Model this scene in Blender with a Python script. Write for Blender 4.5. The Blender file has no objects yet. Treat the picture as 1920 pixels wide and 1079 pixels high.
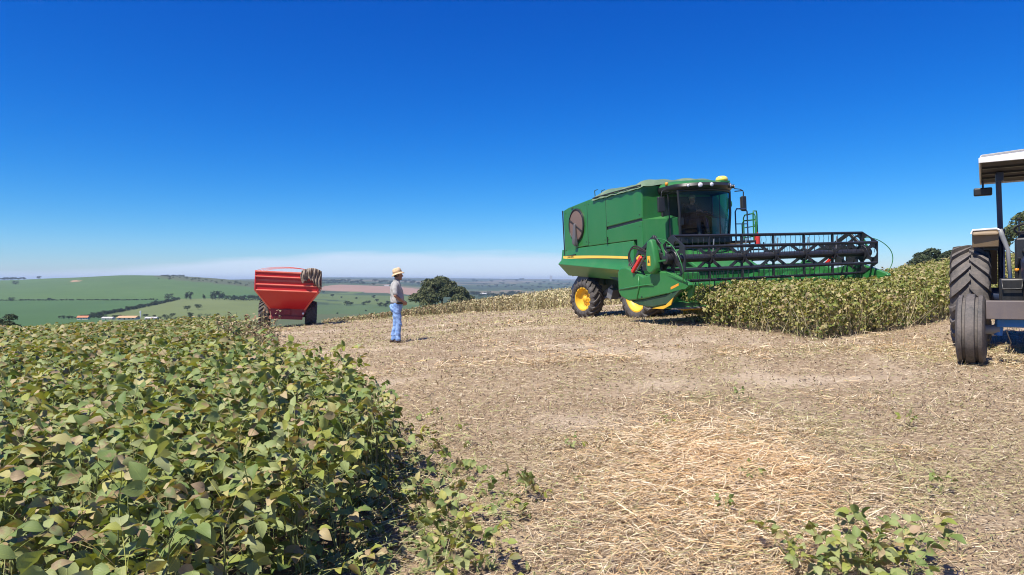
import bpy, bmesh, math, random
import numpy as np
from mathutils import Vector, Matrix, Euler
RAD = math.radians
scene = bpy.context.scene
C = scene.collection
random.seed(7)
RNG = np.random.default_rng(11)

# ------------------------------------------------------------------ camera
FPX, HORIZON, EYE = 1280.0, 527.0, 1.6          # focal length in photo pixels, horizon row, eye height
cam_d = bpy.data.cameras.new('camera')
cam = bpy.data.objects.new('camera', cam_d)
C.objects.link(cam)
cam_d.sensor_width = 36.0
cam_d.lens = 36.0 * FPX / 1920.0
cam_d.clip_start = 0.05
cam_d.clip_end = 30000
cam.location = (0, 0, EYE)
cam.rotation_euler = (RAD(90) - math.atan2(13, FPX), 0, 0)
scene.camera = cam

# ------------------------------------------------------------------ sky and sun
SUN_EL, SUN_AZ = RAD(57), math.atan2(-0.68, -0.73)       # azimuth as atan2(x, y) of the direction to the sun
sun_dir = Vector((math.sin(SUN_AZ) * math.cos(SUN_EL), math.cos(SUN_AZ) * math.cos(SUN_EL), math.sin(SUN_EL)))
world = bpy.data.worlds.new('World')
scene.world = world
world.use_nodes = True
wn, wl = world.node_tree.nodes, world.node_tree.links
wn.clear()
w_out = wn.new('ShaderNodeOutputWorld')
w_bg = wn.new('ShaderNodeBackground')
w_sky = wn.new('ShaderNodeTexSky')
w_sky.sky_type = 'NISHITA'
w_sky.sun_disc = False
w_sky.sun_elevation = SUN_EL
w_sky.sun_rotation = SUN_AZ
w_sky.altitude = 600
w_sky.air_density = 1.0
w_sky.dust_density = 0.1
w_sky.ozone_density = 3.0
w_bg.inputs['Strength'].default_value = 0.075
# a deeper blue, as the polarised photograph shows it, over the whole dome
w_gam = wn.new('ShaderNodeGamma'); w_gam.inputs[1].default_value = 1.22
w_hsv = wn.new('ShaderNodeHueSaturation')
w_hsv.inputs['Saturation'].default_value = 1.30
w_hsv.inputs['Value'].default_value = 0.74
# low bank of thin cloud all round the horizon
w_tc = wn.new('ShaderNodeTexCoord')
w_sep = wn.new('ShaderNodeSeparateXYZ')
w_map = wn.new('ShaderNodeMapping'); w_map.inputs['Scale'].default_value = (5, 5, 40.0)
w_map.inputs['Location'].default_value = (0.35, 0.1, 0.0)
w_noise = wn.new('ShaderNodeTexNoise'); w_noise.inputs['Scale'].default_value = 1.0
w_noise.inputs['Detail'].default_value = 6.0; w_noise.inputs['Roughness'].default_value = 0.5
wl.new(w_tc.outputs['Generated'], w_sep.inputs[0])
wl.new(w_tc.outputs['Generated'], w_map.inputs[0])
wl.new(w_map.outputs[0], w_noise.inputs['Vector'])
def wmath(op, a, b=None, clamp=False):
    n = wn.new('ShaderNodeMath'); n.operation = op; n.use_clamp = clamp
    for k, v in enumerate((a, b)):
        if v is None: continue
        if isinstance(v, (int, float)): n.inputs[k].default_value = v
        else: wl.new(v, n.inputs[k])
    return n.outputs[0]
# cloud banks spaced round the horizon, their tops frayed by noise: dense below, clear above
w_az = wmath('ARCTAN2', w_sep.outputs['X'], w_sep.outputs['Y'])
w_bank = wmath('MULTIPLY_ADD', wmath('COSINE', wmath('MULTIPLY', wmath('ADD', w_az, 0.08), 4.0)), 0.021)
w_bank.node.inputs[2].default_value = 0.025
w_top = wmath('ADD', w_bank, wmath('MULTIPLY', wmath('SUBTRACT', w_noise.outputs['Fac'], 0.5), 0.032))
w_den = wmath('MULTIPLY', wmath('SUBTRACT', w_top, w_sep.outputs['Z']), 90.0, True)
w_den = wmath('MULTIPLY', w_den, 0.72)
w_mix = wn.new('ShaderNodeMixRGB')
w_mix.inputs[2].default_value = (6.9, 8.0, 9.8, 1)
w_tint = wn.new('ShaderNodeMixRGB'); w_tint.blend_type = 'MULTIPLY'; w_tint.inputs[0].default_value = 1.0
w_tint.inputs[2].default_value = (.30, .90, 1.38, 1)
wl.new(w_sky.outputs[0], w_gam.inputs[0])
wl.new(w_gam.outputs[0], w_hsv.inputs['Color'])
wl.new(w_hsv.outputs[0], w_tint.inputs[1])
w_s = wn.new('ShaderNodeSeparateColor'); w_c = wn.new('ShaderNodeCombineColor')
wl.new(w_tint.outputs[0], w_s.inputs[0])
wl.new(wmath('MULTIPLY', wmath('POWER', w_s.outputs[0], 1.45), 1.35), w_c.inputs[0])
wl.new(wmath('MULTIPLY', w_s.outputs[1], 0.86), w_c.inputs[1])
wl.new(wmath('MULTIPLY', wmath('POWER', w_s.outputs[2], 0.7), 1.671), w_c.inputs[2])
wl.new(w_c.outputs[0], w_mix.inputs[1])
wl.new(w_den, w_mix.inputs[0])
wl.new(w_mix.outputs[0], w_bg.inputs['Color'])
wl.new(w_bg.outputs[0], w_out.inputs[0])

sun_l = bpy.data.lights.new('sun', 'SUN')
sun_l.energy = 5.0
sun_l.angle = RAD(0.53)
sun_l.color = (1.0, 0.94, 0.84)
sun_o = bpy.data.objects.new('sun', sun_l)
C.objects.link(sun_o)
sun_o.rotation_euler = (-sun_dir).to_track_quat('-Z', 'Y').to_euler()

scene.view_settings.view_transform = 'Standard'
scene.view_settings.look = 'None'
scene.view_settings.gamma = 1.0
scene.view_settings.exposure = 0.52
scene.view_settings.use_curve_mapping = False
scene.render.engine = 'CYCLES'
scene.cycles.use_denoising = True
scene.cycles.max_bounces = 6
scene.cycles.diffuse_bounces = 3
scene.cycles.transparent_max_bounces = 10
scene.cycles.volume_bounces = 0
scene.cycles.filter_width = 1.05

# ------------------------------------------------------------------ helpers
def tag(o, label=None, cat=None, group=None, kind=None):
    if label: o['label'] = label
    if cat: o['category'] = cat
    if group: o['group'] = group
    if kind: o['kind'] = kind
    return o

def empty(name, loc=(0, 0, 0), mat3=None, parent=None):
    o = bpy.data.objects.new(name, None)
    C.objects.link(o)
    o.empty_display_size = 0.2
    if mat3 is not None:
        o.matrix_world = Matrix.Translation(loc) @ mat3.to_4x4()
    else:
        o.location = loc
    if parent: o.parent = parent
    return o

def link_mesh(name, me, mat, parent=None):
    o = bpy.data.objects.new(name, me)
    C.objects.link(o)
    if mat and not me.materials: me.materials.append(mat)
    if parent: o.parent = parent
    return o

class MB:
    """collects shapes and links them as one mesh object"""
    def __init__(s): s.v = []; s.f = []
    def add(s, vs, fs):
        b = len(s.v)
        s.v += [tuple(p) for p in vs]
        s.f += [tuple(b + i for i in f) for f in fs]
        return s
    def box(s, c, size, rot=None):
        hx, hy, hz = size[0] / 2, size[1] / 2, size[2] / 2
        P = [Vector((x, y, z)) for z in (-hz, hz) for x, y in ((-hx, -hy), (hx, -hy), (hx, hy), (-hx, hy))]
        if rot is not None:
            M = rot if isinstance(rot, Matrix) else Euler(rot).to_matrix()
            P = [M @ p for p in P]
        c = Vector(c)
        return s.add([p + c for p in P], [(3, 2, 1, 0), (4, 5, 6, 7), (0, 1, 5, 4), (1, 2, 6, 5), (2, 3, 7, 6), (3, 0, 4, 7)])
    def bar(s, a, b, w, h, up=(0, 0, 1)):
        a, b = Vector(a), Vector(b); d = b - a; L = d.length; d.normalize()
        up = Vector(up)
        if abs(d.dot(up)) > .98: up = Vector((1, 0, 0))
        sx = d.cross(up).normalized(); u = sx.cross(d)
        return s.box((a + b) / 2, (L, w, h), Matrix((d, -sx, u)).transposed() if False else Matrix((d, sx, u)).transposed())
    def prism(s, poly, y0, y1, plane='xz'):
        n = len(poly)
        f3 = {'xz': lambda p, t: (p[0], t, p[1]), 'xy': lambda p, t: (p[0], p[1], t), 'yz': lambda p, t: (t, p[0], p[1])}[plane]
        V = [f3(p, y0) for p in poly] + [f3(p, y1) for p in poly]
        return s.add(V, [tuple(range(n - 1, -1, -1)), tuple(range(n, 2 * n))] + [(i, (i + 1) % n, n + (i + 1) % n, n + i) for i in range(n)])
    def loft(s, rings, cap=True, close=True):
        n = len(rings[0]); V = [p for r in rings for p in r]; F = []
        for k in range(len(rings) - 1):
            for i in range(n if close else n - 1):
                j = (i + 1) % n
                F.append((k * n + i, k * n + j, (k + 1) * n + j, (k + 1) * n + i))
        if cap and close:
            F.append(tuple(range(n - 1, -1, -1))); F.append(tuple(range((len(rings) - 1) * n, len(rings) * n)))
        return s.add(V, F)
    def tube(s, pts, r, n=8, cap=True):
        pts = [Vector(p) for p in pts]; m = len(pts)
        rs = r if isinstance(r, (list, tuple)) else [r] * m
        rings = []; prev = None
        for i, p in enumerate(pts):
            d = (pts[min(i + 1, m - 1)] - pts[max(i - 1, 0)]).normalized()
            if prev is None:
                a = d.cross(Vector((0, 0, 1)))
                if a.length < .1: a = d.cross(Vector((1, 0, 0)))
            else:
                a = prev - d * prev.dot(d)
            a.normalize(); prev = a; b = d.cross(a)
            rings.append([p + a * (rs[i] * math.cos(t)) + b * (rs[i] * math.sin(t)) for t in [2 * math.pi * k / n for k in range(n)]])
        return s.loft(rings, cap)
    def hose(s, pts, r, n=8, it=3):
        P = [Vector(p) for p in pts]
        for _ in range(it):
            Q = [P[0]]
            for a, b in zip(P[:-1], P[1:]): Q += [a.lerp(b, .25), a.lerp(b, .75)]
            P = Q + [P[-1]]
        return s.tube(P, r, n)
    def lathe(s, prof, c=(0, 0, 0), axis='y', n=32, cap=False):
        rings = []
        for r, h in prof:
            R = []
            for k in range(n):
                t = 2 * math.pi * k / n
                a, b = r * math.cos(t), r * math.sin(t)
                p = {'y': (a, h, b), 'z': (a, b, h), 'x': (h, a, b)}[axis]
                R.append((p[0] + c[0], p[1] + c[1], p[2] + c[2]))
            rings.append(R)
        return s.loft(rings, cap)
    def ball(s, c, r, n=12, m=8):
        rx, ry, rz = (r, r, r) if isinstance(r, (int, float)) else r
        rings = []
        for i in range(1, m):
            t = math.pi * i / m
            rings.append([(c[0] + rx * math.sin(t) * math.cos(2 * math.pi * k / n), c[1] + ry * math.sin(t) * math.sin(2 * math.pi * k / n), c[2] - rz * math.cos(t)) for k in range(n)])
        return s.loft(rings, True)
    def capsule(s, a, b, ra, rb, n=12):
        a, b = Vector(a), Vector(b); d = (b - a).normalized()
        pts = []; rs = []
        for t in (80, 55, 30, 0):
            pts.append(a - d * ra * math.sin(RAD(t))); rs.append(ra * math.cos(RAD(t)))
        for t in (0, 30, 55, 80):
            pts.append(b + d * rb * math.sin(RAD(t))); rs.append(rb * math.cos(RAD(t)))
        return s.tube(pts, rs, n)
    def mesh(s, name):
        me = bpy.data.meshes.new(name)
        me.from_pydata(s.v, [], s.f)
        bm = bmesh.new(); bm.from_mesh(me)
        bmesh.ops.recalc_face_normals(bm, faces=bm.faces)
        bm.to_mesh(me); bm.free()
        return me
    def build(s, name, mat, parent=None, smooth=False, bevel=0.0, auto=None):
        me = s.mesh(name)
        o = link_mesh(name, me, mat, parent)
        if smooth or auto:
            me.polygons.foreach_set('use_smooth', [True] * len(me.polygons))
            if auto: me.set_sharp_from_angle(angle=RAD(auto))
        if bevel:
            b = o.modifiers.new('bevel', 'BEVEL'); b.width = bevel; b.segments = 2; b.limit_method = 'ANGLE'; b.angle_limit = RAD(40)
            me.polygons.foreach_set('use_smooth', [True] * len(me.polygons))
            me.set_sharp_from_angle(angle=RAD(40))
            w = o.modifiers.new('wn', 'WEIGHTED_NORMAL'); w.keep_sharp = True
        return o

def fast_mesh(name, V, T, uv=None, tint=None, smooth=False):
    """V (n,3), T (m,3) triangles, uv (n,2), tint (n,4) -> mesh, built with foreach_set"""
    me = bpy.data.meshes.new(name)
    V = np.asarray(V, np.float32); T = np.asarray(T, np.int32)
    me.vertices.add(len(V)); me.vertices.foreach_set('co', V.ravel())
    me.loops.add(T.size); me.loops.foreach_set('vertex_index', T.ravel())
    me.polygons.add(len(T)); me.polygons.foreach_set('loop_start', np.arange(0, T.size, 3, dtype=np.int32))
    me.polygons.foreach_set('loop_total', np.full(len(T), 3, np.int32))
    if smooth: me.polygons.foreach_set('use_smooth', np.ones(len(T), bool))
    me.update(calc_edges=True)
    if uv is not None:
        l = me.uv_layers.new(name='UVMap'); l.data.foreach_set('uv', np.asarray(uv, np.float32)[T.ravel()].ravel())
    if tint is not None:
        a = me.attributes.new('tint', 'FLOAT_COLOR', 'POINT'); a.data.foreach_set('color', np.asarray(tint, np.float32).ravel())
    return me

# ------------------------------------------------------------------ materials
class NT:
    def __init__(s, name):
        s.m = bpy.data.materials.new(name); s.m.use_nodes = True
        s.n, s.l = s.m.node_tree.nodes, s.m.node_tree.links
        s.n.clear()
        s.out = s.n.new('ShaderNodeOutputMaterial')
    def node(s, t, **kw):
        nd = s.n.new(t)
        for k, v in kw.items():
            if k in nd.inputs: s.put(nd.inputs[k], v)
            else: setattr(nd, k, v)
        return nd
    def put(s, inp, v):
        if hasattr(v, 'is_output'): s.l.new(v, inp)
        elif isinstance(v, tuple) and len(v) == 3 and inp.type == 'RGBA': inp.default_value = (*v, 1)
        else: inp.default_value = v
    def noise(s, scale, detail=4, rough=.55, vec=None, dim='3D'):
        nd = s.node('ShaderNodeTexNoise', Scale=scale, Detail=detail, Roughness=rough)
        if vec is not None: s.l.new(vec, nd.inputs['Vector'])
        return nd.outputs['Fac']
    def ramp(s, fac, stops, interp='LINEAR'):
        nd = s.n.new('ShaderNodeValToRGB'); nd.color_ramp.interpolation = interp
        e = nd.color_ramp.elements
        while len(e) < len(stops): e.new(.5)
        for k, (p, c) in enumerate(stops):
            e[k].position = p
            e[k].color = (c, c, c, 1) if isinstance(c, (int, float)) else (*c, 1)
        s.put(nd.inputs[0], fac)
        return nd.outputs[0]
    def mix(s, fac, a, b, mode='MIX'):
        nd = s.n.new('ShaderNodeMixRGB'); nd.blend_type = mode
        s.put(nd.inputs[0], fac); s.put(nd.inputs[1], a); s.put(nd.inputs[2], b)
        return nd.outputs[0]
    def math(s, op, a, b=0.0, clamp=False):
        nd = s.n.new('ShaderNodeMath'); nd.operation = op; nd.use_clamp = clamp
        s.put(nd.inputs[0], a); s.put(nd.inputs[1], b)
        return nd.outputs[0]
    def bump(s, h, strength=.3, dist=.01):
        nd = s.node('ShaderNodeBump', Strength=strength, Distance=dist)
        s.l.new(h, nd.inputs['Height'])
        return nd.outputs[0]
    def attr(s, name):
        nd = s.n.new('ShaderNodeAttribute'); nd.attribute_name = name
        return nd
    def principled(s, **kw):
        nd = s.n.new('ShaderNodeBsdfPrincipled')
        for k, v in kw.items(): s.put(nd.inputs[k.replace('_', ' ')], v)
        return nd
    def done(s, shader):
        s.l.new(shader, s.out.inputs['Surface']); return s.m

def coords(nt): return nt.n.new('ShaderNodeTexCoord').outputs['Object']

def painted(name, col, rough=.38, dust=.3, dustcol=(.32, .25, .18), metal=0.0, scale=1.6, coat=.0, spec=.5):
    """paint with field dust, faded patches and fine scratches"""
    t = NT(name); co = coords(t)
    n1 = t.noise(scale, 6, .6, co); n2 = t.noise(scale * 9, 5, .65, co); n3 = t.noise(scale * 45, 3, .6, co)
    vary = t.mix(t.math('MULTIPLY', n1, .5), col, tuple(min(1, c * 1.35 + .012) for c in col))
    f = t.ramp(t.math('ADD', t.math('MULTIPLY', n1, .6), t.math('MULTIPLY', n2, .4)), [(.38, 0.0), (.72, 1.0)])
    geo = t.n.new('ShaderNodeNewGeometry'); sep = t.n.new('ShaderNodeSeparateXYZ'); t.l.new(geo.outputs['Normal'], sep.inputs[0])
    upf = t.math('ADD', t.math('MULTIPLY', t.math('MAXIMUM', sep.outputs['Z'], 0.0), .9), .45)
    mp = t.n.new('ShaderNodeMapping'); mp.inputs['Scale'].default_value = (7, 7, .7); t.l.new(co, mp.inputs[0])
    strk = t.ramp(t.noise(1.0, 5, .6, mp.outputs[0]), [(.5, 0.0), (.78, .8)])
    fac = t.math('MULTIPLY', t.math('MAXIMUM', t.math('MULTIPLY', f, upf), strk), dust, True)
    colr = t.mix(fac, vary, dustcol)
    colr = t.mix(t.math('MULTIPLY', t.ramp(n3, [(.62, 0.0), (.72, 1.0)]), .25 * min(1, dust * 2)), colr, dustcol)
    b = t.principled(Base_Color=colr, Roughness=t.math('ADD', t.math('MULTIPLY', fac, .5), rough, True), Metallic=metal)
    b.inputs['Coat Weight'].default_value = coat
    b.inputs['Specular IOR Level'].default_value = spec
    t.l.new(t.bump(n2, .08, .004), b.inputs['Normal'])
    return t.done(b.outputs[0])

def plain(name, col, rough=.6, metal=0.0, vary=.25, scale=6, spec=.5):
    t = NT(name); co = coords(t); n = t.noise(scale, 5, .6, co)
    c = t.mix(n, tuple(x * (1 - vary) for x in col), tuple(min(1, x * (1 + vary)) for x in col))
    b = t.principled(Base_Color=c, Roughness=rough, Metallic=metal)
    b.inputs['Specular IOR Level'].default_value = spec
    t.l.new(t.bump(n, .1, .004), b.inputs['Normal'])
    return t.done(b.outputs[0])

def glass(name, tint=(.55, .72, .78), refl=.10):
    t = NT(name)
    tr = t.node('ShaderNodeBsdfTransparent', Color=tint)
    gl = t.node('ShaderNodeBsdfGlossy', Roughness=.02)
    lw = t.node('ShaderNodeLayerWeight', Blend=.5)
    n = t.noise(5, 4, .6, coords(t))
    df = t.node('ShaderNodeBsdfDiffuse', Color=(.3, .27, .22))
    m1 = t.n.new('ShaderNodeMixShader'); t.put(m1.inputs[0], t.math('ADD', t.math('MULTIPLY', t.math('POWER', lw.outputs['Facing'], 4.0), .5), refl * .22, True))
    t.l.new(tr.outputs[0], m1.inputs[1]); t.l.new(gl.outputs[0], m1.inputs[2])
    m2 = t.n.new('ShaderNodeMixShader'); t.put(m2.inputs[0], t.ramp(n, [(.5, .0), (.85, .02)]))
    t.l.new(m1.outputs[0], m2.inputs[1]); t.l.new(df.outputs[0], m2.inputs[2])
    return t.done(m2.outputs[0])

def rubber(name, dust=.35, base=(.028, .027, .028)):
    t = NT(name); co = coords(t)
    n1 = t.noise(3.5, 6, .65, co); n2 = t.noise(38, 4, .6, co)
    f = t.ramp(t.math('ADD', t.math('MULTIPLY', n1, .6), t.math('MULTIPLY', n2, .4)), [(.35, 0.0), (.7, 1.0)])
    c = t.mix(t.math('MULTIPLY', f, dust), base, (.24, .2, .17))
    b = t.principled(Base_Color=c, Roughness=.75)
    t.l.new(t.bump(n2, .25, .004), b.inputs['Normal'])
    return t.done(b.outputs[0])

def foliage_mat(name, stops, trans=.35, rough=.55, veins=False, spots=0.0, spotcol=(.30, .19, .13), noise_scale=14, spec=.35):
    """leaf colour picked by the per-leaf random 'tint.r' (+ the object's own random), dry blotches by tint.g"""
    t = NT(name); at = t.attr('tint'); sep = t.n.new('ShaderNodeSeparateColor'); t.l.new(at.outputs['Color'], sep.inputs[0])
    oi = t.n.new('ShaderNodeObjectInfo')
    rnd = t.math('FRACT', t.math('ADD', sep.outputs[0], t.math('MULTIPLY', oi.outputs['Random'], 7.31)))
    col = t.ramp(rnd, stops)
    co = coords(t)
    nz = t.noise(noise_scale, 5, .6, co)
    col = t.mix(t.math('MULTIPLY', nz, .55), col, t.mix(1.0, col, (1.5, 1.42, 1.3), 'MULTIPLY'))
    if spots:
        sp = t.ramp(t.math('ADD', nz, t.math('MULTIPLY', sep.outputs[1], .30)), [(.68, 0.0), (.80, 1.0)])
        col = t.mix(t.math('MULTIPLY', sp, spots), col, spotcol)
    bumpin = nz
    if veins:
        uv = t.n.new('ShaderNodeUVMap'); s2 = t.n.new('ShaderNodeSeparateXYZ'); t.l.new(uv.outputs[0], s2.inputs[0])
        av = t.math('ABSOLUTE', t.math('SUBTRACT', s2.outputs[1], .5))
        ph = t.math('SUBTRACT', t.math('MULTIPLY', s2.outputs[0], 7.0), t.math('MULTIPLY', av, 7.5))
        vn = t.math('ABSOLUTE', t.math('SUBTRACT', t.math('FRACT', ph), .5))
        side = t.ramp(vn, [(.0, 1.0), (.10, 0.0)])
        mid = t.ramp(av, [(.0, 1.0), (.035, 0.0)])
        vein = t.math('MAXIMUM', t.math('MULTIPLY', side, .6), mid)
        col = t.mix(t.math('MULTIPLY', vein, .38), col, t.mix(1.0, col, (1.7, 1.65, 1.5), 'MULTIPLY'))
        bumpin = t.math('SUBTRACT', nz, t.math('MULTIPLY', vein, .6))
    b = t.principled(Base_Color=col, Roughness=rough)
    b.inputs['Specular IOR Level'].default_value = spec
    t.l.new(t.bump(bumpin, .35, .006), b.inputs['Normal'])
    tl = t.n.new('ShaderNodeBsdfTranslucent')
    t.put(tl.inputs['Color'], t.mix(1.0, col, (1.25, 1.15, .35), 'MULTIPLY'))
    mx = t.n.new('ShaderNodeMixShader'); mx.inputs[0].default_value = trans
    t.l.new(b.outputs[0], mx.inputs[1]); t.l.new(tl.outputs[0], mx.inputs[2])
    return t.done(mx.outputs[0])

def tinted_mat(name, trans=0.0, rough=.8, rand=.0):
    """plain vegetation whose colour is its own tint attribute"""
    t = NT(name); at = t.attr('tint')
    col = at.outputs['Color']
    if rand:
        oi = t.n.new('ShaderNodeObjectInfo')
        col = t.mix(1.0, col, t.ramp(oi.outputs['Random'], [(0, tuple([1 - rand] * 3)), (1, (1 + rand, 1 + rand, 1 + rand * .6))]), 'MULTIPLY')
    b = t.principled(Base_Color=col, Roughness=rough)
    b.inputs['Specular IOR Level'].default_value = .25
    sh = b.outputs[0]
    if trans:
        tl = t.n.new('ShaderNodeBsdfTranslucent'); t.put(tl.inputs['Color'], col)
        mx = t.n.new('ShaderNodeMixShader'); mx.inputs[0].default_value = trans
        t.l.new(sh, mx.inputs[1]); t.l.new(tl.outputs[0], mx.inputs[2]); sh = mx.outputs[0]
    return t.done(sh)
# ------------------------------------------------------------------ terrain height
_near = np.array([
    (0, 0, 0), (0, 3.5, 0), (-2, 3, -.03), (-6, 6, -.12), (3, 4, .14), (-3, -4, 0), (4, -4, 0), (-12, 2, -.2), (12, 2, .6),
    (6.18, 9.2, .48), (7.5, 11.1, .53), (-2.67, 15.9, .16), (3.45, 17.7, .58), (2.3, 21.4, .42), (5.4, 11.6, .58), (10, 15.5, .78),
    (-10, 31, -.48), (-7.5, 20, -.40), (-5.5, 15, -.16), (-10, 20, -.46), (-10, 26, -.52), (-14, 24, -.68), (-15, 20, -.56), (-20, 30, -1.5), (-25, 22, -1.5), (-9.5, 38, -.75), (-1.8, 38, -.12),
    (3, 38, .20), (-11.2, 45, -1.3), (-2.1, 45, -.4), (3.5, 45, .25), (7, 19, .78), (13, 20, 1.05), (20, 20, 1.45), (22, 35, 1.9), (9, 35, .8),
    (-24, 60, -5.0), (0, 66, -2.6), (10, 66, -.9), (32, 60, 1.2), (-30, 40, -3.6), (-12, 60, -4.0), (45, 30, 2.2), (60, 60, .5)], float)
def _tps(P, lam=.6):
    xy, z = P[:, :2], P[:, 2]; n = len(P)
    d = np.linalg.norm(xy[:, None] - xy[None], axis=2)
    K = np.where(d > 0, d * d * np.log(np.maximum(d, 1e-9)), 0) + lam * np.eye(n)
    A = np.zeros((n + 3, n + 3)); A[:n, :n] = K; A[:n, n] = 1; A[:n, n + 1:] = xy; A[n, :n] = 1; A[n + 1:, :n] = xy.T
    return np.linalg.solve(A, np.r_[z, 0, 0, 0])
_w = _tps(_near)
def near_z(x, y):
    x = np.clip(x, -60, 70); y = np.clip(y, -12, 80)
    out = _w[-3] + _w[-2] * x + _w[-1] * y
    for k in range(len(_near)):
        d2 = (x - _near[k, 0]) ** 2 + (y - _near[k, 1]) ** 2
        out = out + _w[k] * .5 * d2 * np.log(np.maximum(d2, 1e-12))
    return out
_cols = {   # photo column: (depth, photo row) of the ground along it
    -1200: [(80, 640), (260, 612), (480, 575), (900, 535), (1400, 531), (6500, 531)],
    -400: [(80, 640), (260, 606), (470, 566), (1000, 531), (1300, 528.5), (1700, 533), (6500, 533)],
    0: [(80, 640), (260, 603), (470, 563), (1000, 529), (1250, 526.0), (1700, 533), (6500, 533)],
    110: [(80, 640), (260, 603), (470, 563), (950, 523.5), (1150, 521.5), (1700, 533), (6500, 532)],
    230: [(80, 640), (260, 602), (470, 563), (800, 525), (980, 515.5), (1500, 530), (6500, 530)],
    330: [(80, 640), (260, 600), (450, 563), (800, 527), (980, 517), (1500, 528), (6500, 528)],
    420: [(80, 640), (260, 600), (420, 566), (700, 541), (950, 523.5), (1500, 526.5), (6500, 525)],
    500: [(80, 640), (260, 604), (420, 570), (700, 549), (1000, 533), (1400, 527.5), (2600, 524.5), (6500, 523)],
    620: [(80, 637), (260, 608), (420, 586), (650, 562), (900, 548.5), (1100, 536), (1600, 529.5), (2600, 523), (4600, 520.5), (6500, 521)],
    760: [(80, 630), (260, 603), (420, 582), (650, 562), (900, 552.5), (1150, 541), (1600, 533), (2600, 526), (4600, 521.5), (6500, 522)],
    900: [(80, 610), (260, 590), (500, 568), (900, 557), (1500, 546), (2500, 533), (4600, 523), (6500, 524)],
    1060: [(80, 580), (260, 582), (500, 567), (900, 556), (1500, 545), (2500, 532), (4600, 524.5), (6500, 524.5)],
    1300: [(80, 548), (260, 560), (900, 556), (2500, 533), (4600, 525), (6500, 525)],
    1900: [(80, 527), (260, 545), (900, 548), (2500, 533), (4600, 526), (6500, 526)],
    3400: [(80, 527), (260, 545), (900, 548), (2500, 533), (4600, 526), (6500, 526)]}
_cp = np.array(sorted(_cols)); _ld = np.linspace(math.log(60), math.log(7000), 220)
_tab = np.array([np.interp(_ld, [math.log(a) for a, b in _cols[c]], [b for a, b in _cols[c]]) for c in _cp])
_pxs = np.linspace(-1200, 3400, 461)
_tab = np.array([np.interp(_pxs, _cp, _tab[:, j]) for j in range(len(_ld))]).T
def _smooth(a, ax, n):
    k = np.hanning(n + 2)[1:-1]; k /= k.sum()
    pad = [(0, 0), (0, 0)]; pad[ax] = (n // 2, n // 2)
    return np.apply_along_axis(lambda r: np.convolve(r, k, 'valid'), ax, np.pad(a, pad, mode='edge'))
_tab = _smooth(_smooth(_tab, 0, 9), 1, 7)
def far_row(px, D):
    i = np.clip((px + 1200) / 10.0, 0, 459.999); j = np.clip((np.log(np.maximum(D, 1)) - _ld[0]) / (_ld[1] - _ld[0]), 0, 218.999)
    i0 = i.astype(int); j0 = j.astype(int); a = i - i0; b = j - j0
    return (_tab[i0, j0] * (1 - a) * (1 - b) + _tab[i0 + 1, j0] * a * (1 - b) + _tab[i0, j0 + 1] * (1 - a) * b + _tab[i0 + 1, j0 + 1] * a * b)
def vnoise(x, y, seed=0):
    """smooth value noise, -1..1"""
    xi = np.floor(x).astype(np.int64); yi = np.floor(y).astype(np.int64); fx = x - xi; fy = y - yi
    fx = fx * fx * (3 - 2 * fx); fy = fy * fy * (3 - 2 * fy)
    def h(a, b):
        v = np.sin(a * 127.1 + b * 311.7 + seed * 74.7) * 43758.5453
        return (v - np.floor(v)) * 2 - 1
    return (h(xi, yi) * (1 - fx) + h(xi + 1, yi) * fx) * (1 - fy) + (h(xi, yi + 1) * (1 - fx) + h(xi + 1, yi + 1) * fx) * fy
def fbm(x, y, seed=0, o=4):
    s = 0; a = 1.0; t = 0
    for k in range(o):
        s = s + a * vnoise(x * 2 ** k, y * 2 ** k, seed + k); t += a; a *= .5
    return s / t
def height(x, y):
    x = np.asarray(x, float); y = np.asarray(y, float)
    zn = near_z(x, y)
    r = np.hypot(x, y)
    zn = zn + .02 * fbm(x * .9, y * .9, 3) * np.clip((r - .5) / 2, 0, 1) + .012 * fbm(x * 4, y * 4, 5, 3)
    D = np.maximum(y, r * .35)
    px = 960 + FPX * x / np.maximum(D, 1)
    zf = EYE - (far_row(px, D) - HORIZON) / FPX * D
    t = np.clip((D - 58) / 34, 0, 1); t = t * t * (3 - 2 * t)
    return zn * (1 - t) + zf * t
def hz(x, y): return float(height(np.array([x]), np.array([y]))[0])
def at_pixel(px, py, dmin=95, dmax=6400):
    """first point beyond dmin where the view through a photo pixel meets the ground"""
    D = np.exp(np.linspace(math.log(dmin), math.log(dmax), 1400)); x = (px - 960) / FPX * D
    row = HORIZON - (height(x, D) - EYE) / D * FPX
    k = np.nonzero(row <= py)[0]
    k = k[0] if len(k) else int(np.argmin(row))
    return float(x[k]), float(D[k]), hz(x[k], D[k])

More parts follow.
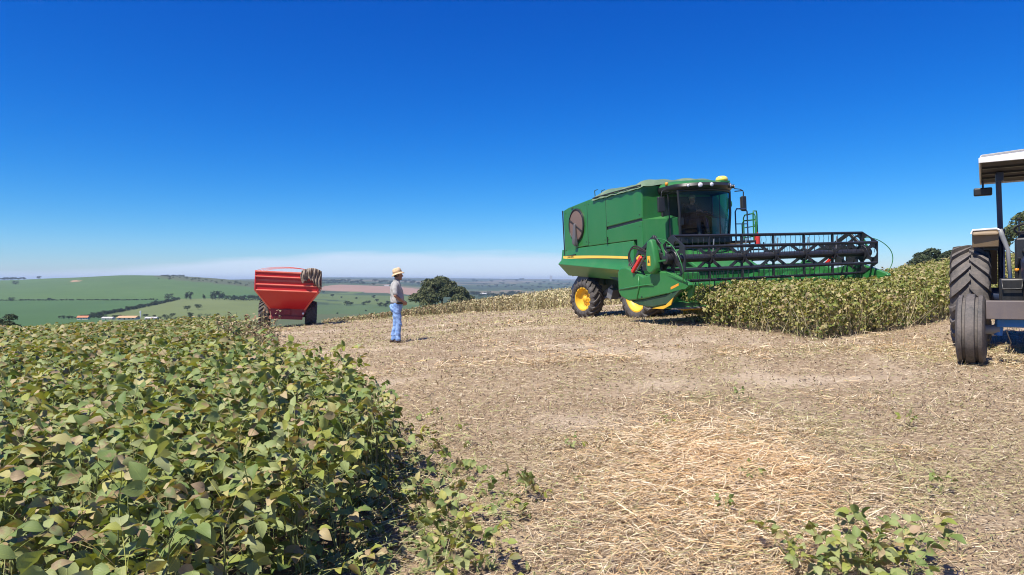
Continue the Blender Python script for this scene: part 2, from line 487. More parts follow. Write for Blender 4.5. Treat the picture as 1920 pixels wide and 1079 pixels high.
# ------------------------------------------------------------------ edges of the standing crops (plan, metres)
LEFT_EDGE = np.array([(-1.15, -2), (-1.05, 1.5), (-1.08, 3.3), (-.80, 4.3), (-1.04, 5.3), (-1.4, 6.4), (-2.3, 7.9), (-3.4, 9.3), (-5.7, 14.5), (-7.8, 19.5), (-9.3, 24), (-11.5, 27.5), (-30, 33)], float)
def left_depth(x, y):
    """metres inside the crop on the left, negative outside"""
    return np.interp(y, LEFT_EDGE[:, 1], LEFT_EDGE[:, 0], left=-1.1, right=-60) - x
RIGHT_POLY = np.array([(4.02, 16.1), (5.30, 11.7), (9.9, 15.2), (45, 36), (45, 46), (30, 42), (11.5, 21.5), (10.4, 18.6), (4.4, 16.6)], float)
def in_poly(P, x, y):
    c = np.zeros(np.shape(x), bool); n = len(P)
    for i in range(n):
        x0, y0 = P[i]; x1, y1 = P[(i + 1) % n]
        if y0 == y1: continue
        t = ((y0 > y) != (y1 > y)) & (x < (x1 - x0) * (y - y0) / (y1 - y0) + x0)
        c ^= t
    return c
def poly_dist(P, x, y, segs=None):
    d = np.full(np.shape(x), 1e9); n = len(P)
    for i in (range(n) if segs is None else segs):
        a = P[i]; b = P[(i + 1) % n]; ab = b - a
        t = np.clip(((x - a[0]) * ab[0] + (y - a[1]) * ab[1]) / (ab @ ab), 0, 1)
        d = np.minimum(d, np.hypot(x - a[0] - t * ab[0], y - a[1] - t * ab[1]))
    return d

def bare_mask(x, y):
    """dusty bare patches and the ruts of the machines, 0..1"""
    b = np.clip((fbm(x * .42 + 3, y * .95, 95) - .20) * 4.5, 0, 1)
    b = np.maximum(b, np.clip(1.15 - np.hypot((x - .75) / .65, (y - 7.0) / .5), 0, 1)); b = np.maximum(b, np.clip(1.1 - np.hypot((x - 1.9) / .8, (y - 8.6) / .6), 0, 1))
    for off in (0.0, 1.8):
        c = 1.9 + off + .42 * (y - 6) + .25 * np.sin(y * .35)
        b = np.maximum(b, .75 * np.clip(1.3 - np.abs(x - c) / .24, 0, 1) * np.clip((y - 6.5) / 2, 0, 1) * np.clip((15 - y) / 2, 0, 1) * (.6 + .5 * fbm(x * 2, y * 2, 97)))
    return np.clip(b, 0, 1)
# ------------------------------------------------------------------ ground sheet
def far_colour(x, y):
    D = np.maximum(y, 1); px = 960 + FPX * x / D; py = far_row(px, D)
    n1 = fbm(x / 140, y / 140, 21); n2 = fbm(x / 22, y / 22, 31); n3 = fbm(x / 420, y / 420, 41)
    col = np.zeros((len(x), 3)); col[:] = (.075, .105, .045)
    def put(mask, c): col[mask] = c
    # patchwork towards the horizon
    put(n3 > .12, (.05, .075, .035)); put(n3 < -.22, (.17, .15, .085)); put((n1 > .33), (.028, .042, .022)); put((n1 < -.42), (.26, .18, .12))
    mid = (px > 480) & (px < 800) & (py > 545)
    put(mid, (.115, .155, .052)); put(mid & (n1 > .25), (.055, .085, .04)); put(mid & (py > 572), (.085, .13, .05)); put(mid & (py > 590), (.10, .12, .055))
    bro = (px > 596) & (px < 800) & (py < np.interp(px, [596, 640, 800], [545, 546.5, 555])) & (py > np.interp(px, [596, 612, 640, 740, 800], [541, 536.5, 534.5, 538, 544]))
    put(bro, (.33, .205, .15))
    edge = np.interp(px, [150, 240, 330, 420], [600, 579, 561, 561])
    left = (px < 500)
    hill = left & (py < np.interp(px, [-400, 300, 345, 420, 520], [564, 563, 561, 556, 548]))
    put(left, (.066, .128, .042)); put(left & (py > edge) & (px > 200), (.15, .18, .066))
    put(hill, (.088, .150, .045))
    hn = np.sin(py * 1.3 + px * .012) * .5 + fbm(px / 60, py / 5, 55)
    put(hill & (hn > .62), (.098, .156, .052)); put(hill & (hn < -.72), (.078, .138, .042))
    scrub = left & (px > 288) & (py < np.interp(px, [288, 330, 420, 500], [520, 526, 534, 543]))
    put(scrub, (.10, .115, .055))
    sand = ((px - 140) / 10) ** 2 + ((py - 527.5) / 1.6) ** 2 < 1
    put(sand, (.45, .28, .17))
    col *= (1 + .10 * n2 + .06 * n1)[:, None]
    return np.clip(col, .005, 1)
def make_ground():
    f = np.concatenate([np.linspace(-180, -62, 60, endpoint=False), np.linspace(-62, 62, 620), np.linspace(62, 180, 60)[1:-1]])
    r = np.concatenate([[.02, .3, .6], np.exp(np.linspace(math.log(.9), math.log(6400), 330))])
    A, Rr = np.meshgrid(np.radians(f), r); n = len(f)
    x = (Rr * np.sin(A)).ravel(); y = (Rr * np.cos(A)).ravel(); z = height(x, y)
    i, j = np.meshgrid(np.arange(len(r) - 1), np.arange(n), indexing='ij'); j2 = (j + 1) % n
    a, b, c, d = (i * n + j).ravel(), (i * n + j2).ravel(), ((i + 1) * n + j2).ravel(), ((i + 1) * n + j).ravel()
    T = np.concatenate([np.stack([a, c, b], 1), np.stack([a, d, c], 1)])
    me = fast_mesh('ground', np.stack([x, y, z], 1), T, smooth=True)
    col = np.ones((len(x), 4)); col[:, :3] = far_colour(x, y)
    a_ = me.attributes.new('cover', 'FLOAT_COLOR', 'POINT'); a_.data.foreach_set('color', col.astype(np.float32).ravel())
    D = np.maximum(y, np.hypot(x, y) * .35)
    near = 1 - np.clip((D - 60) / 12, 0, 1)
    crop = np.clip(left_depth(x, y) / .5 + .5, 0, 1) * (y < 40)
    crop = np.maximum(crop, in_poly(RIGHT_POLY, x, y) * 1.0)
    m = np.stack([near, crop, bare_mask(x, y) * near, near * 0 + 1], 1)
    a_ = me.attributes.new('zone', 'FLOAT_COLOR', 'POINT'); a_.data.foreach_set('color', m.astype(np.float32).ravel())
    t = NT('field_soil'); co = coords(t)
    zone = t.n.new('ShaderNodeSeparateColor'); t.l.new(t.attr('zone').outputs['Color'], zone.inputs[0])
    big = t.noise(.35, 5, .6, co); med = t.noise(2.3, 6, .65, co); fin = t.noise(26, 5, .7, co); grit = t.noise(140, 3, .6, co)
    soil = t.ramp(med, [(.28, (.24, .168, .10)), (.48, (.38, .272, .175)), (.62, (.51, .40, .275)), (.75, (.63, .52, .39))])
    litter = t.ramp(fin, [(.3, (.14, .10, .065)), (.5, (.38, .28, .17)), (.72, (.56, .45, .29))])
    near_c = t.mix(t.ramp(t.math('ADD', t.math('MULTIPLY', big, .55), t.math('MULTIPLY', fin, .45)), [(.40, 1.0), (.60, 0.25)]), soil, litter)
    near_c = t.mix(t.math('MULTIPLY', grit, .35), near_c, (.22, .17, .12))
    near_c = t.mix(t.math('MULTIPLY', zone.outputs[2], .7), near_c, t.ramp(fin, [(.3, (.40, .305, .205)), (.6, (.57, .46, .33)), (.8, (.67, .565, .43))]))
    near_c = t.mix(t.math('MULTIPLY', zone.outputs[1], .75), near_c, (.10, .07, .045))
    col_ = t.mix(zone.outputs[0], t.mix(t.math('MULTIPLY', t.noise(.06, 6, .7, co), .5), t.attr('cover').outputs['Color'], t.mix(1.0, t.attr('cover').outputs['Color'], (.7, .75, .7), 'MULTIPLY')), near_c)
    b = t.principled(Base_Color=col_, Roughness=.95)
    b.inputs['Specular IOR Level'].default_value = .15
    h = t.math('ADD', t.math('MULTIPLY', fin, .6), t.math('ADD', t.math('MULTIPLY', med, .8), t.math('MULTIPLY', grit, .25)))
    t.l.new(t.bump(h, .7, .05), b.inputs['Normal'])
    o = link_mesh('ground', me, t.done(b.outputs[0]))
    tag(o, 'rolling ground from the harvested field to the far green hills', 'ground', kind='structure')
    return o
ground = make_ground()

# ------------------------------------------------------------------ haze in the air over the valley
mb = MB().box((0, 0, 3.9), (13200, 13200, 54.6))
vt = NT('valley_haze')
pv = vt.n.new('ShaderNodeVolumePrincipled')
pv.inputs['Color'].default_value = (.62, .79, 1.0, 1)
pv.inputs['Density'].default_value = 0.00021
pv.inputs['Anisotropy'].default_value = 0.1
vt.l.new(pv.outputs[0], vt.out.inputs['Volume'])
haze = mb.build('haze', vt.m)
tag(haze, 'thin blue haze in the air over the valley', 'haze', kind='stuff')
# ------------------------------------------------------------------ shared machine materials
M = {}
M['green'] = painted('green_paint', (.016, .145, .026), .36, .24, (.16, .21, .11), coat=.15, scale=1.1)
M['green_header'] = painted('header_green_paint', (.020, .160, .034), .36, .22, (.20, .25, .15), coat=.1)
M['green_dark'] = painted('dark_green_steel', (.008, .055, .022), .5, .3)
M['yellow'] = painted('yellow_paint', (.72, .42, .02), .4, .30, (.42, .32, .2))
M['stripe'] = painted('yellow_decal', (.78, .50, .06), .45, .25, (.5, .42, .28))
M['black'] = painted('black_paint', (.012, .013, .014), .38, .22, (.16, .14, .12))
M['black_reel'] = painted('reel_black_paint', (.012, .013, .018), .36, .16, (.18, .17, .17))
M['steel'] = painted('worn_steel', (.30, .29, .28), .4, .4, metal=.7)
M['rubber'] = rubber('tyre_rubber', .5)
M['rubber_old'] = rubber('old_tyre_rubber', .75, (.052, .050, .048))
M['hose'] = plain('rubber_hose', (.03, .022, .018), .5)
M['red'] = painted('red_paint', (.62, .020, .016), .35, .25, (.4, .28, .2))
M['cart_red'] = painted('cart_red_paint', (.50, .008, .012), .34, .06, (.4, .25, .2), coat=.2)
M['cart_rib'] = painted('cart_rib_red_paint', (.80, .16, .10), .3, .4, (.75, .45, .35), coat=.2)
M['glass'] = glass('cab_glass', (.72, .83, .87))
M['glass_blue'] = glass('blue_tinted_glass', (.22, .72, .95))
M['lamp'] = plain('lamp_lens', (.75, .74, .78), .15, vary=.1)
M['amber'] = plain('amber_lens', (.85, .32, .03), .25, vary=.1)
M['screen'] = plain('intake_screen_mesh', (.17, .115, .095), .7, vary=.3, scale=60)
M['grey'] = painted('grey_paint', (.22, .23, .24), .45, .35)
M['duct'] = painted('duct_plastic', (.09, .09, .10), .5, .45, (.25, .2, .17))
M['seat'] = plain('seat_cloth', (.03, .03, .034), .8)
M['tarp'] = None
t = NT('green_tarpaulin'); co = coords(t); n = t.noise(2.2, 6, .6, co); n2 = t.noise(30, 4, .6, co)
b = t.principled(Base_Color=t.ramp(n, [(.3, (.085, .15, .085)), (.55, (.14, .205, .125)), (.75, (.25, .28, .20))]), Roughness=.75)
t.l.new(t.bump(t.math('ADD', n, t.math('MULTIPLY', n2, .2)), .5, .03), b.inputs['Normal']); M['tarp'] = t.done(b.outputs[0])
t = NT('brown_tarpaulin'); co = coords(t); n = t.noise(3.5, 6, .6, co)
b = t.principled(Base_Color=t.ramp(n, [(.3, (.12, .085, .06)), (.55, (.26, .20, .15)), (.75, (.42, .36, .30))]), Roughness=.8)
t.l.new(t.bump(n, .5, .03), b.inputs['Normal']); M['brown_tarp'] = t.done(b.outputs[0])
M['white'] = painted('white_paint', (.74, .73, .70), .4, .3, (.45, .38, .3))
M['tan'] = painted('tan_paint', (.22, .15, .08), .55, .35)
M['blue'] = painted('blue_paint', (.010, .16, .50), .4, .28, (.22, .2, .2))
M['navy'] = painted('navy_paint', (.012, .028, .075), .4, .2)
M['cream'] = painted('cream_paint', (.62, .52, .36), .5, .35)

def part_empty(name, parent, loc=(0, 0, 0), rot=(0, 0, 0)):
    o = bpy.data.objects.new(name, None); C.objects.link(o); o.parent = parent
    o.location = loc; o.rotation_euler = rot; o.empty_display_size = .2
    return o

def lug_mesh(R, W, pitch, h, lw=.05, sweep=1.15, side=1):
    """one bar of a tractor tread: from the tread middle out over the shoulder"""
    mbx = MB(); rings = []
    for k, u in enumerate((-.04, .22, .48, .72, .90, 1.03)):
        y = side * u * W / 2
        ang = pitch * sweep * (max(u, 0) ** .8)
        rr = R - .035 * max(u, 0) ** 2 - (.10 if u > 1 else 0.0)
        top = rr + (h if u < 1 else h * .6); bot = rr - .05
        hw = lw / R * (.5 if u < .9 else .58)
        rings.append([(math.sin(ang + s_ * hw * k2) * q, y, math.cos(ang + s_ * hw * k2) * q) for s_, q, k2 in ((-1, bot, 1.25), (1, bot, 1.25), (1, top, .85), (-1, top, .85))])
    mbx.loft(rings)
    return mbx.mesh('lug')

def wheel(parent, loc, R, W, rimR, rim_mat, tyre_mat, nlug, lug_h=.045, rotz=0, dish=.10, outer=-1, lw=.055):
    """a lugged drive wheel, axle along local y; outer = sign of y towards the outside"""
    w = part_empty('wheel', parent, loc, (0, 0, rotz))
    Rt = R - lug_h; H = W / 2
    prof = [(rimR, -H * .74), (rimR + .03, -H * .86), (rimR + (Rt - rimR) * .45, -H * 1.0), (Rt - .10, -H * .97), (Rt - .035, -H * .86), (Rt - .01, -H * .5), (Rt, 0),
            (Rt - .01, H * .5), (Rt - .035, H * .86), (Rt - .10, H * .97), (rimR + (Rt - rimR) * .45, H * 1.0), (rimR + .03, H * .86), (rimR, H * .74)]
    MB().lathe(prof, n=48).build('tyre', tyre_mat, w, smooth=True)
    s = outer
    pr = [(rimR + .012, s * H * .80), (rimR - .025, s * H * .80), (rimR - .035, s * H * .6), (rimR - .06, s * H * .35), (rimR * .80, s * (H * .35 - dish * .3)), (rimR * .55, s * (H * .35 - dish * .6)),
          (rimR * .42, s * (H * .35 - dish * .2)), (rimR * .18, s * (H * .35 - dish * .1)), (.02, s * (H * .35 - dish * .1))]
    MB().lathe(pr, n=40).build('rim', rim_mat, w, auto=35)
    MB().lathe([(rimR + .012, -s * H * .80), (rimR - .03, -s * H * .78), (rimR - .05, -s * H * .2), (rimR * .5, -s * H * .1), (.02, -s * H * .1)], n=32).build('inner_rim', rim_mat, w, auto=35)
    hb = MB().lathe([(rimR * .26, s * (H * .35 - dish * .25)), (rimR * .24, s * (H * .35 + .02)), (rimR * .12, s * (H * .35 + .05)), (.01, s * (H * .35 + .05))], n=20)
    for k in range(8):
        a = k * math.pi / 4
        hb.lathe([(.016, s * (H * .35 - dish * .3)), (.016, s * (H * .35 + .015)), (.002, s * (H * .35 + .015))], (rimR * .34 * math.cos(a), 0, rimR * .34 * math.sin(a)), n=6)
    hb.build('hub', rim_mat, w, auto=35)
    p = 2 * math.pi / nlug
    for sd in (-1, 1):
        me = lug_mesh(Rt, W, p, lug_h, lw, side=sd); me.materials.append(tyre_mat)
        for k in range(nlug):
            o = bpy.data.objects.new('tread_lug', me); C.objects.link(o); o.parent = w
            o.rotation_euler = (0, p * (k + (.5 if sd > 0 else 0)), 0)
    return w

def machine_frame(name, pos, yaw, pitch, roll):
    """x forward, y left, z up; heading (sin yaw, -cos yaw)"""
    f = Vector((math.sin(yaw) * math.cos(pitch), -math.cos(yaw) * math.cos(pitch), math.sin(pitch)))
    r = Vector((-math.cos(yaw), -math.sin(yaw), 0)); w = r.cross(f)
    r2 = r * math.cos(roll) + w * math.sin(roll); w2 = w * math.cos(roll) - r * math.sin(roll)
    return empty(name, pos, Matrix((f, -r2, w2)).transposed())

def text_mesh(body, size, extrude=.001):
    cu = bpy.data.curves.new('t', 'FONT'); cu.body = body; cu.size = size; cu.extrude = extrude; cu.align_x = 'LEFT'
    o = bpy.data.objects.new('t', cu); C.objects.link(o)
    dg = bpy.context.evaluated_depsgraph_get()
    me = bpy.data.meshes.new_from_object(o.evaluated_get(dg))
    bpy.data.objects.remove(o); bpy.data.curves.remove(cu)
    return me

# ------------------------------------------------------------------ combine harvester
def make_combine():
    root = machine_frame('combine_harvester', (5.006, 19.255, .496), .367, .014, -.039)
    tag(root, 'green combine harvester with yellow wheels cutting the soybean stand', 'combine harvester')
    G, GD, BK = M['green'], M['green_dark'], M['black']
    # --- chassis core, hidden under the panels
    MB().prism([(-4.7, 2.05), (-4.75, 3.55), (-3.1, 3.66), (-.05, 3.66), (-.05, 1.1), (-.9, 1.0), (-2.3, 1.35), (-4.4, 1.72)], -1.36, 1.36).build('inner_body', GD, root)
    MB().box((-1.9, 0, .95), (4.2, 1.3, .6)).box((-3.55, 0, .72), (.26, 2.3, .24)).box((-4.0, 0, 1.35), (.9, 1.5, .6)).build('chassis', GD, root, bevel=.02)
    MB().tube([(-3.6, -.9, .62), (-3.2, -.95, .75), (-2.6, -.9, 1.0)], .07).tube([(-3.3, -1.15, .66), (-2.5, -.6, .62)], .035).box((-2.45, -1.02, .78), (.22, .3, .3), (0, .4, .2)).build('steering_linkage', M['steel'], root, auto=40)
    # --- outer panels, right side (y<0) and left side
    for s in (-1, 1):
        yo = s * 1.45
        def panel(name, poly, th=.05, mat=G, bev=.018):
            MB().prism(poly, yo - s * th, yo).build(name, mat, root, bevel=bev)
        panel('engine_panel', [(-4.88, 2.10), (-4.90, 3.60), (-4.5, 3.665), (-3.17, 3.745), (-3.17, 2.32), (-4.0, 2.30), (-4.05, 2.12)])
        panel('service_panel', [(-3.155, 2.30), (-3.155, 3.746), (-2.62, 3.77), (-1.955, 3.775), (-1.955, 2.30)])
        panel('tank_panel', [(-1.94, 2.80), (-1.94, 3.775), (.06, 3.775), (.06, 2.87)])
        panel('lower_tank_panel', [(-1.94, 2.30), (-1.94, 2.715), (.05, 2.80), (.05, 1.75), (-.25, 1.62), (-.25, 2.30)])
        MB().prism([(-1.93, 2.72), (-1.93, 2.80), (.055, 2.87), (.055, 2.80)], yo - s * .07, yo - s * .03).build('panel_gap', BK, root)
        bm_ = MB().lathe([(.016, yo), (.016, yo + s * .012), (.002, yo + s * .014)], n=8).mesh('bolt'); bm_.materials.append(GD)
        for ux, wz in ((-4.75, 3.5), (-4.75, 2.25), (-3.28, 3.62), (-3.28, 2.45), (-3.05, 3.62), (-3.05, 2.42), (-2.06, 3.66), (-2.06, 2.42), (-1.83, 3.66), (-1.83, 2.92), (-.06, 3.66), (-.06, 2.98), (-1.0, 3.68), (-.06, 2.66), (-1.83, 2.42), (-.06, 1.9)):
            o = bpy.data.objects.new('bolt', bm_); C.objects.link(o); o.parent = root; o.location = (ux, 0, wz)
        for ux in (-4.2, -2.6, -1.5, -.4): MB().box((ux, yo + s * .006, 3.70 if ux > -4 else 3.62), (.14, .03, .05)).build('hinge', GD, root, bevel=.006)
        MB().box((-1.9, yo + s * .008, 2.42), (.03, .03, .16)).box((-1.9, yo + s * .015, 2.30), (.05, .03, .05)).build('latch', BK, root)
        # sculpted lower shield: band with the stripe, bright crease, tucked-in belly
        def prof(u, t):
            top = 2.285; c1 = 1.93 - .37 * t; c2 = c1 - .12; bot = 1.40 - .28 * t if t < .9 else .96
            return [(u, s * 1.445, top), (u, s * 1.475, c1 + .12), (u, s * 1.50, c1), (u - .05 * (1 - t), s * 1.60, c2), (u + .12 * (1 - t), s * (1.30 - .02 * t), bot), (u + .1, s * 1.15, bot), (u + .05, s * 1.15, top)]
        rings = []
        for u, t in ((-5.12, 0), (-4.3, .17), (-3.4, .36), (-2.4, .57), (-1.4, .78), (-.45, .97)):
            rings.append(prof(u, t))
        MB().loft(rings).build('lower_shield', M['green_header'], root, bevel=.012)
        # yellow stripe that follows the band
        st = MB(); P = []
        for k in range(13):
            q = k / 12; u = -4.98 + q * 4.35
            zc = 2.02 - .11 * q - .09 * q * q; hw = .050 - .016 * q
            P.append([(u, s * (1.4775 + .003), zc + hw), (u, s * (1.4825 + .004), zc - hw)])
        for k in range(12):
            st.add([P[k][0], P[k + 1][0], P[k + 1][1], P[k][1]], [(0, 1, 2, 3)])
        st.build('yellow_stripe', M['stripe'], root)
        me = text_mesh('JOHN DEERE', .078); me.materials.append(GD)
        o = link_mesh('lettering', me, None, root); o['kind'] = 'stuff'
        o.rotation_euler = (RAD(90), 0, 0) if s < 0 else (RAD(90), 0, RAD(180))
        o.location = (-4.62 if s < 0 else -3.95, s * 1.49, 1.990)
        # seams
        for ux in (-3.163, -1.947): MB().box((ux, yo - s * .03, 3.0), (.02, .05, 1.3)).build('panel_seam', BK, root)
    # rear hood end and rear edge frame
    MB().box((-4.86, 0, 2.85), (.06, 2.80, 1.45)).build('rear_hood', G, root, bevel=.02)
    for s in (-1, 1): MB().tube([(-4.93, s * 1.46, 3.61), (-4.90, s * 1.46, 2.06), (-4.05, s * 1.47, 2.075)], .022).build('hood_seal', BK, root)
    MB().prism([(-4.88, 3.55), (-4.5, 3.64), (-3.15, 3.735), (-.0, 3.765), (-.0, 3.6), (-4.8, 3.5)], -1.42, 1.42).build('top_deck', G, root, bevel=.015)
    MB().box((-5.12, 0, 1.78), (.10, 2.7, .34)).build('rear_bumper', M['green_header'], root, bevel=.03)
    MB().ball((-4.85, -1.2, 1.42), .06, 10, 6).tube([(-4.85, -1.2, 1.42), (-4.8, -1.2, 1.6)], .02).build('rear_lamp', BK, root, smooth=True)
    # straw chopper flap under the tail
    MB().prism([(-4.3, 1.5), (-3.5, 1.45), (-4.1, 1.0), (-5.05, .88), (-5.1, .95)], -1.2, 1.2).build('straw_spreader', M['navy'], root, bevel=.015)
    # rotary air screen with its suction arm
    sc = part_empty('rotary_screen', root, (-3.90, -1.45, 3.04))
    MB().lathe([(.535, .02), (.535, -.05), (.50, -.06), (.49, -.035)], n=48).build('screen_rim', BK, sc, auto=40)
    MB().lathe([(.495, -.03), (.30, -.045), (.02, -.05)], n=48).build('screen_disc', M['screen'], sc, smooth=True)
    MB().bar((-.42, -.062, .20), (.42, -.062, -.22), .014, .03, (0, 1, 0)).build('cross_bar', BK, sc)
    MB().lathe([(.045, -.04), (.05, -.09), (.03, -.10), (.005, -.10)], n=14).build('hub', M['duct'], sc, auto=40)
    MB().loft([[(-.05, -.07, .02), (.05, -.07, .02), (.05, -.12, .02), (-.05, -.12, .02)], [(-.10, -.055, -.42), (.07, -.055, -.42), (.07, -.15, -.42), (-.10, -.15, -.42)],
               [(-.12, -.03, -.60), (.08, -.03, -.60), (.07, -.16, -.60), (-.10, -.16, -.60)], [(-.06, -.02, -.70), (.05, -.02, -.70), (.04, -.10, -.70), (-.05, -.10, -.70)]]).build('suction_arm', M['duct'], sc, bevel=.012)
    # front wall, angled ledge and lower front
    MB().box((.05, 0, 3.28), (.05, 2.86, .95)).build('tank_front', G, root, bevel=.012)
    for s in (-1, 1):
        MB().add([(.07, s * 1.44, 2.83), (.07, s * .55, 2.96), (.46, s * .55, 2.83), (.075, s * 1.43, 2.815), (.07, s * 1.44, 1.3), (.07, s * .55, 1.3), (.46, s * .55, 1.3)],
                 [(0, 2, 1), (0, 4, 6, 2), (1, 2, 6, 5), (0, 1, 5, 4)]).build('front_ledge', M['green_header'], root)
    MB().box((.1, 0, 1.55), (.5, 2.2, .9)).build('front_frame', GD, root, bevel=.02)
    # --- tarpaulin over the grain tank
    tp = MB(); nu, nv = 40, 34; rings = []
    rg = random.Random(3)
    for i in range(nu + 1):
        u = -2.72 + 2.86 * i / nu; R_ = []
        for j in range(nv + 1):
            q = j / nv * 2 - 1; y = q * 1.49
            e = 1 - abs(q) ** 3.2
            ru = min(1, (u + 2.72) / .22) * min(1, (.14 - u) / .35 + .12)
            sag = .022 * math.sin(7.5 * u + 2.2 * q) * (1 - abs(q)) + .014 * math.sin(15 * u - 5 * q) + .016 * math.sin(4 * q + 9 * u) + .012 * math.sin(24 * u + 8 * q)
            z = 3.79 + (.19 + .05 * math.sin(2.2 * u + .5)) * (e ** .7 if e > 0 else 0) * (ru ** .45 if ru > 0 else 0) + sag * (.35 + e)
            if abs(q) > .93: z -= (abs(q) - .93) * 1.5; y += math.copysign(.012 + .014 * math.sin(11 * u), q)
            if i == 0 or i == nu: z = min(z, 3.76 + .03 * math.sin(9 * q))
            R_.append((u + .02 * math.sin(6 * q), y, z))
        rings.append(R_)
    tp.loft(rings, cap=False, close=False)
    tp.build('tarpaulin', M['tarp'], root, smooth=True)
    for s in (-1, 1): MB().tube([(-2.70, s * 1.47, 3.76), (-1.4, s * 1.485, 3.77), (.10, s * 1.485, 3.765)], .018).build('tarp_rope', BK, root)
    MB().tube([(-2.85, -1.3, 3.74), (-2.88, -1.3, 4.02), (-2.70, -1.3, 4.03)], .015).tube([(-2.85, -1.05, 3.74), (-2.88, -1.05, 4.02), (-2.70, -1.05, 4.03)], .015).build('hand_rail', GD, root)
    # --- unloading auger folded back along the left side
    MB().tube([(-.2, 1.62, 3.3), (-5.6, 1.75, 3.1)], .17, 16).build('unloading_auger', G, root, auto=40)
    # --- wheels
    wheel(root, (-.18, -1.36, .86), .86, .62, .56, M['yellow'], M['rubber'], 20, .055, 0, .14, -1)
    wheel(root, (-.18, 1.36, .86), .86, .62, .56, M['yellow'], M['rubber'], 20, .055, 0, .14, 1)
    wheel(root, (-3.595, -1.34, .62), .64, .50, .37, M['yellow'], M['rubber'], 18, .045, RAD(13), .12, -1, .05)
    wheel(root, (-3.595, 1.34, .62), .64, .50, .37, M['yellow'], M['rubber'], 18, .045, RAD(13), .12, 1, .05)
    MB().box((-.18, 0, .86), (.34, 2.1, .34)).build('front_axle', GD, root, bevel=.03)
    # --- cab
    cab = part_empty('cab', root, (0, 0, 0))
    MB().box((.33, 0, 2.20), (1.15, 1.72, .18)).build('cab_floor', BK, cab, bevel=.02)
    MB().box((.10, 0, 2.85), (.04, 1.6, 1.2)).build('rear_wall', M['seat'], cab)
    def arc(n, z, bulge, w=.80, u0=.82):
        return [(u0 + bulge * (1 - (2 * k / (n - 1) - 1) ** 2), w * (1 - 2 * k / (n - 1)), z) for k in range(n)]
    pil = MB()
    for s in (-1, 1):
        pil.tube([(.14, s * .82, 2.27), (.10, s * .84, 3.52)], .035, 8).tube([(.84, s * .80, 2.27), (.90, s * .82, 2.9), (.88, s * .84, 3.52)], .032, 8)
        pil.tube([(.14, s * .82, 2.29), (.84, s * .80, 2.29)], .035, 8).tube([(.10, s * .84, 3.50), (.88, s * .84, 3.50)], .035, 8)
        pil.tube([(.45, s * .825, 2.3), (.43, s * .845, 3.5)], .018, 6)
    pil.tube(arc(13, 2.29, .34), .035, 8).tube(arc(13, 3.50, .36, .84, .88), .03, 8)
    pil.build('pillars', BK, cab, auto=50)
    a0, a1, a2 = arc(15, 2.31, .33), arc(15, 2.9, .37, .815, .87), arc(15, 3.49, .35, .83, .87)
    MB().loft([a0, a1, a2], cap=False, close=False).build('windscreen', M['glass'], cab, smooth=True)
    for s in (-1, 1):
        MB().add([(.15, s * .815, 2.31), (.83, s * .795, 2.31), (.87, s * .835, 3.49), (.11, s * .84, 3.49)], [(0, 1, 2, 3)]).build('side_window', M['glass'] if s < 0 else M['glass_blue'], cab)
    # roof: moulded shell with dark visor
    def rr(u0, u1, w, z, b):
        P = []
        for k in range(13):
            q = 1 - 2 * k / 12
            P.append((u1 + b * (1 - q * q) - .10 * abs(q) ** 6, w * q, z))
        P += [(u0, -w, z), (u0, w, z)]
        return P
    MB().loft([rr(-.1, .92, .90, 3.52, .42), rr(-.15, .98, .94, 3.60, .46), rr(-.15, .95, .93, 3.68, .44)]).build('visor', BK, cab, auto=50)
    MB().loft([rr(-.17, .90, .92, 3.683, .40), rr(-.17, .80, .88, 3.76, .34), rr(-.12, .55, .74, 3.815, .25), rr(0, .2, .45, 3.83, .2)]).build('roof', G, cab, auto=50)
    for y, r in ((-.70, .045), (-.44, .07), (-.16, .062), (.52, .062), (.78, .05)):
        u = .98 + .46 * (1 - (y / .94) ** 2) - .03
        l = part_empty('roof_light', cab, (u, y, 3.61), (0, RAD(90), -math.atan2(.92 * y / .94 / .94, 1) * -1))
        MB().lathe([(r, -.03), (r * 1.05, .035), (r * .92, .045)], n=18, axis='z').build('bezel', BK, l, auto=40)
        MB().lathe([(r * .92, .036), (r * .6, .052), (.004, .058)], n=18, axis='z').build('lens', M['lamp'], l, smooth=True)
    d = MB().lathe([(.15, 0), (.165, .04), (.145, .10), (.09, .135), (.01, .145)], (1.0, .50, 3.76), axis='z', n=24, cap=True).build('receiver_dome', painted('dome_yellow', (.85, .68, .12), .35, .2, (.8, .75, .6)), cab, smooth=True)
    MB().box((1.0, .50, 3.735), (.29, .31, .06)).build('dome_bracket', M['green'], cab, bevel=.01)
    MB().lathe([(.045, 0), (.045, .06), (.03, .085), (.005, .09)], (.5, -.92, 3.70), axis='z', n=14, cap=True).build('beacon', M['amber'], cab, smooth=True)
    # interior
    MB().box((.30, .05, 2.62), (.46, .5, .12)).box((.14, .05, 2.95), (.10, .48, .62)).box((.3, -.28, 2.74), (.4, .12, .18)).build('seat', M['seat'], cab, bevel=.04)
    MB().tube([(.95, .05, 2.3), (.78, .05, 2.85)], .04).lathe([(.19, -.012), (.205, 0), (.19, .012), (.175, 0), (.19, -.012)], (.76, .05, 2.92), axis='z', n=24).build('steering_wheel', BK, cab, smooth=True)
    MB().box((.55, -.55, 2.72), (.16, .10, .20)).tube([(.55, -.55, 2.3), (.55, -.55, 2.7)], .02).build('monitor', BK, cab, bevel=.01)
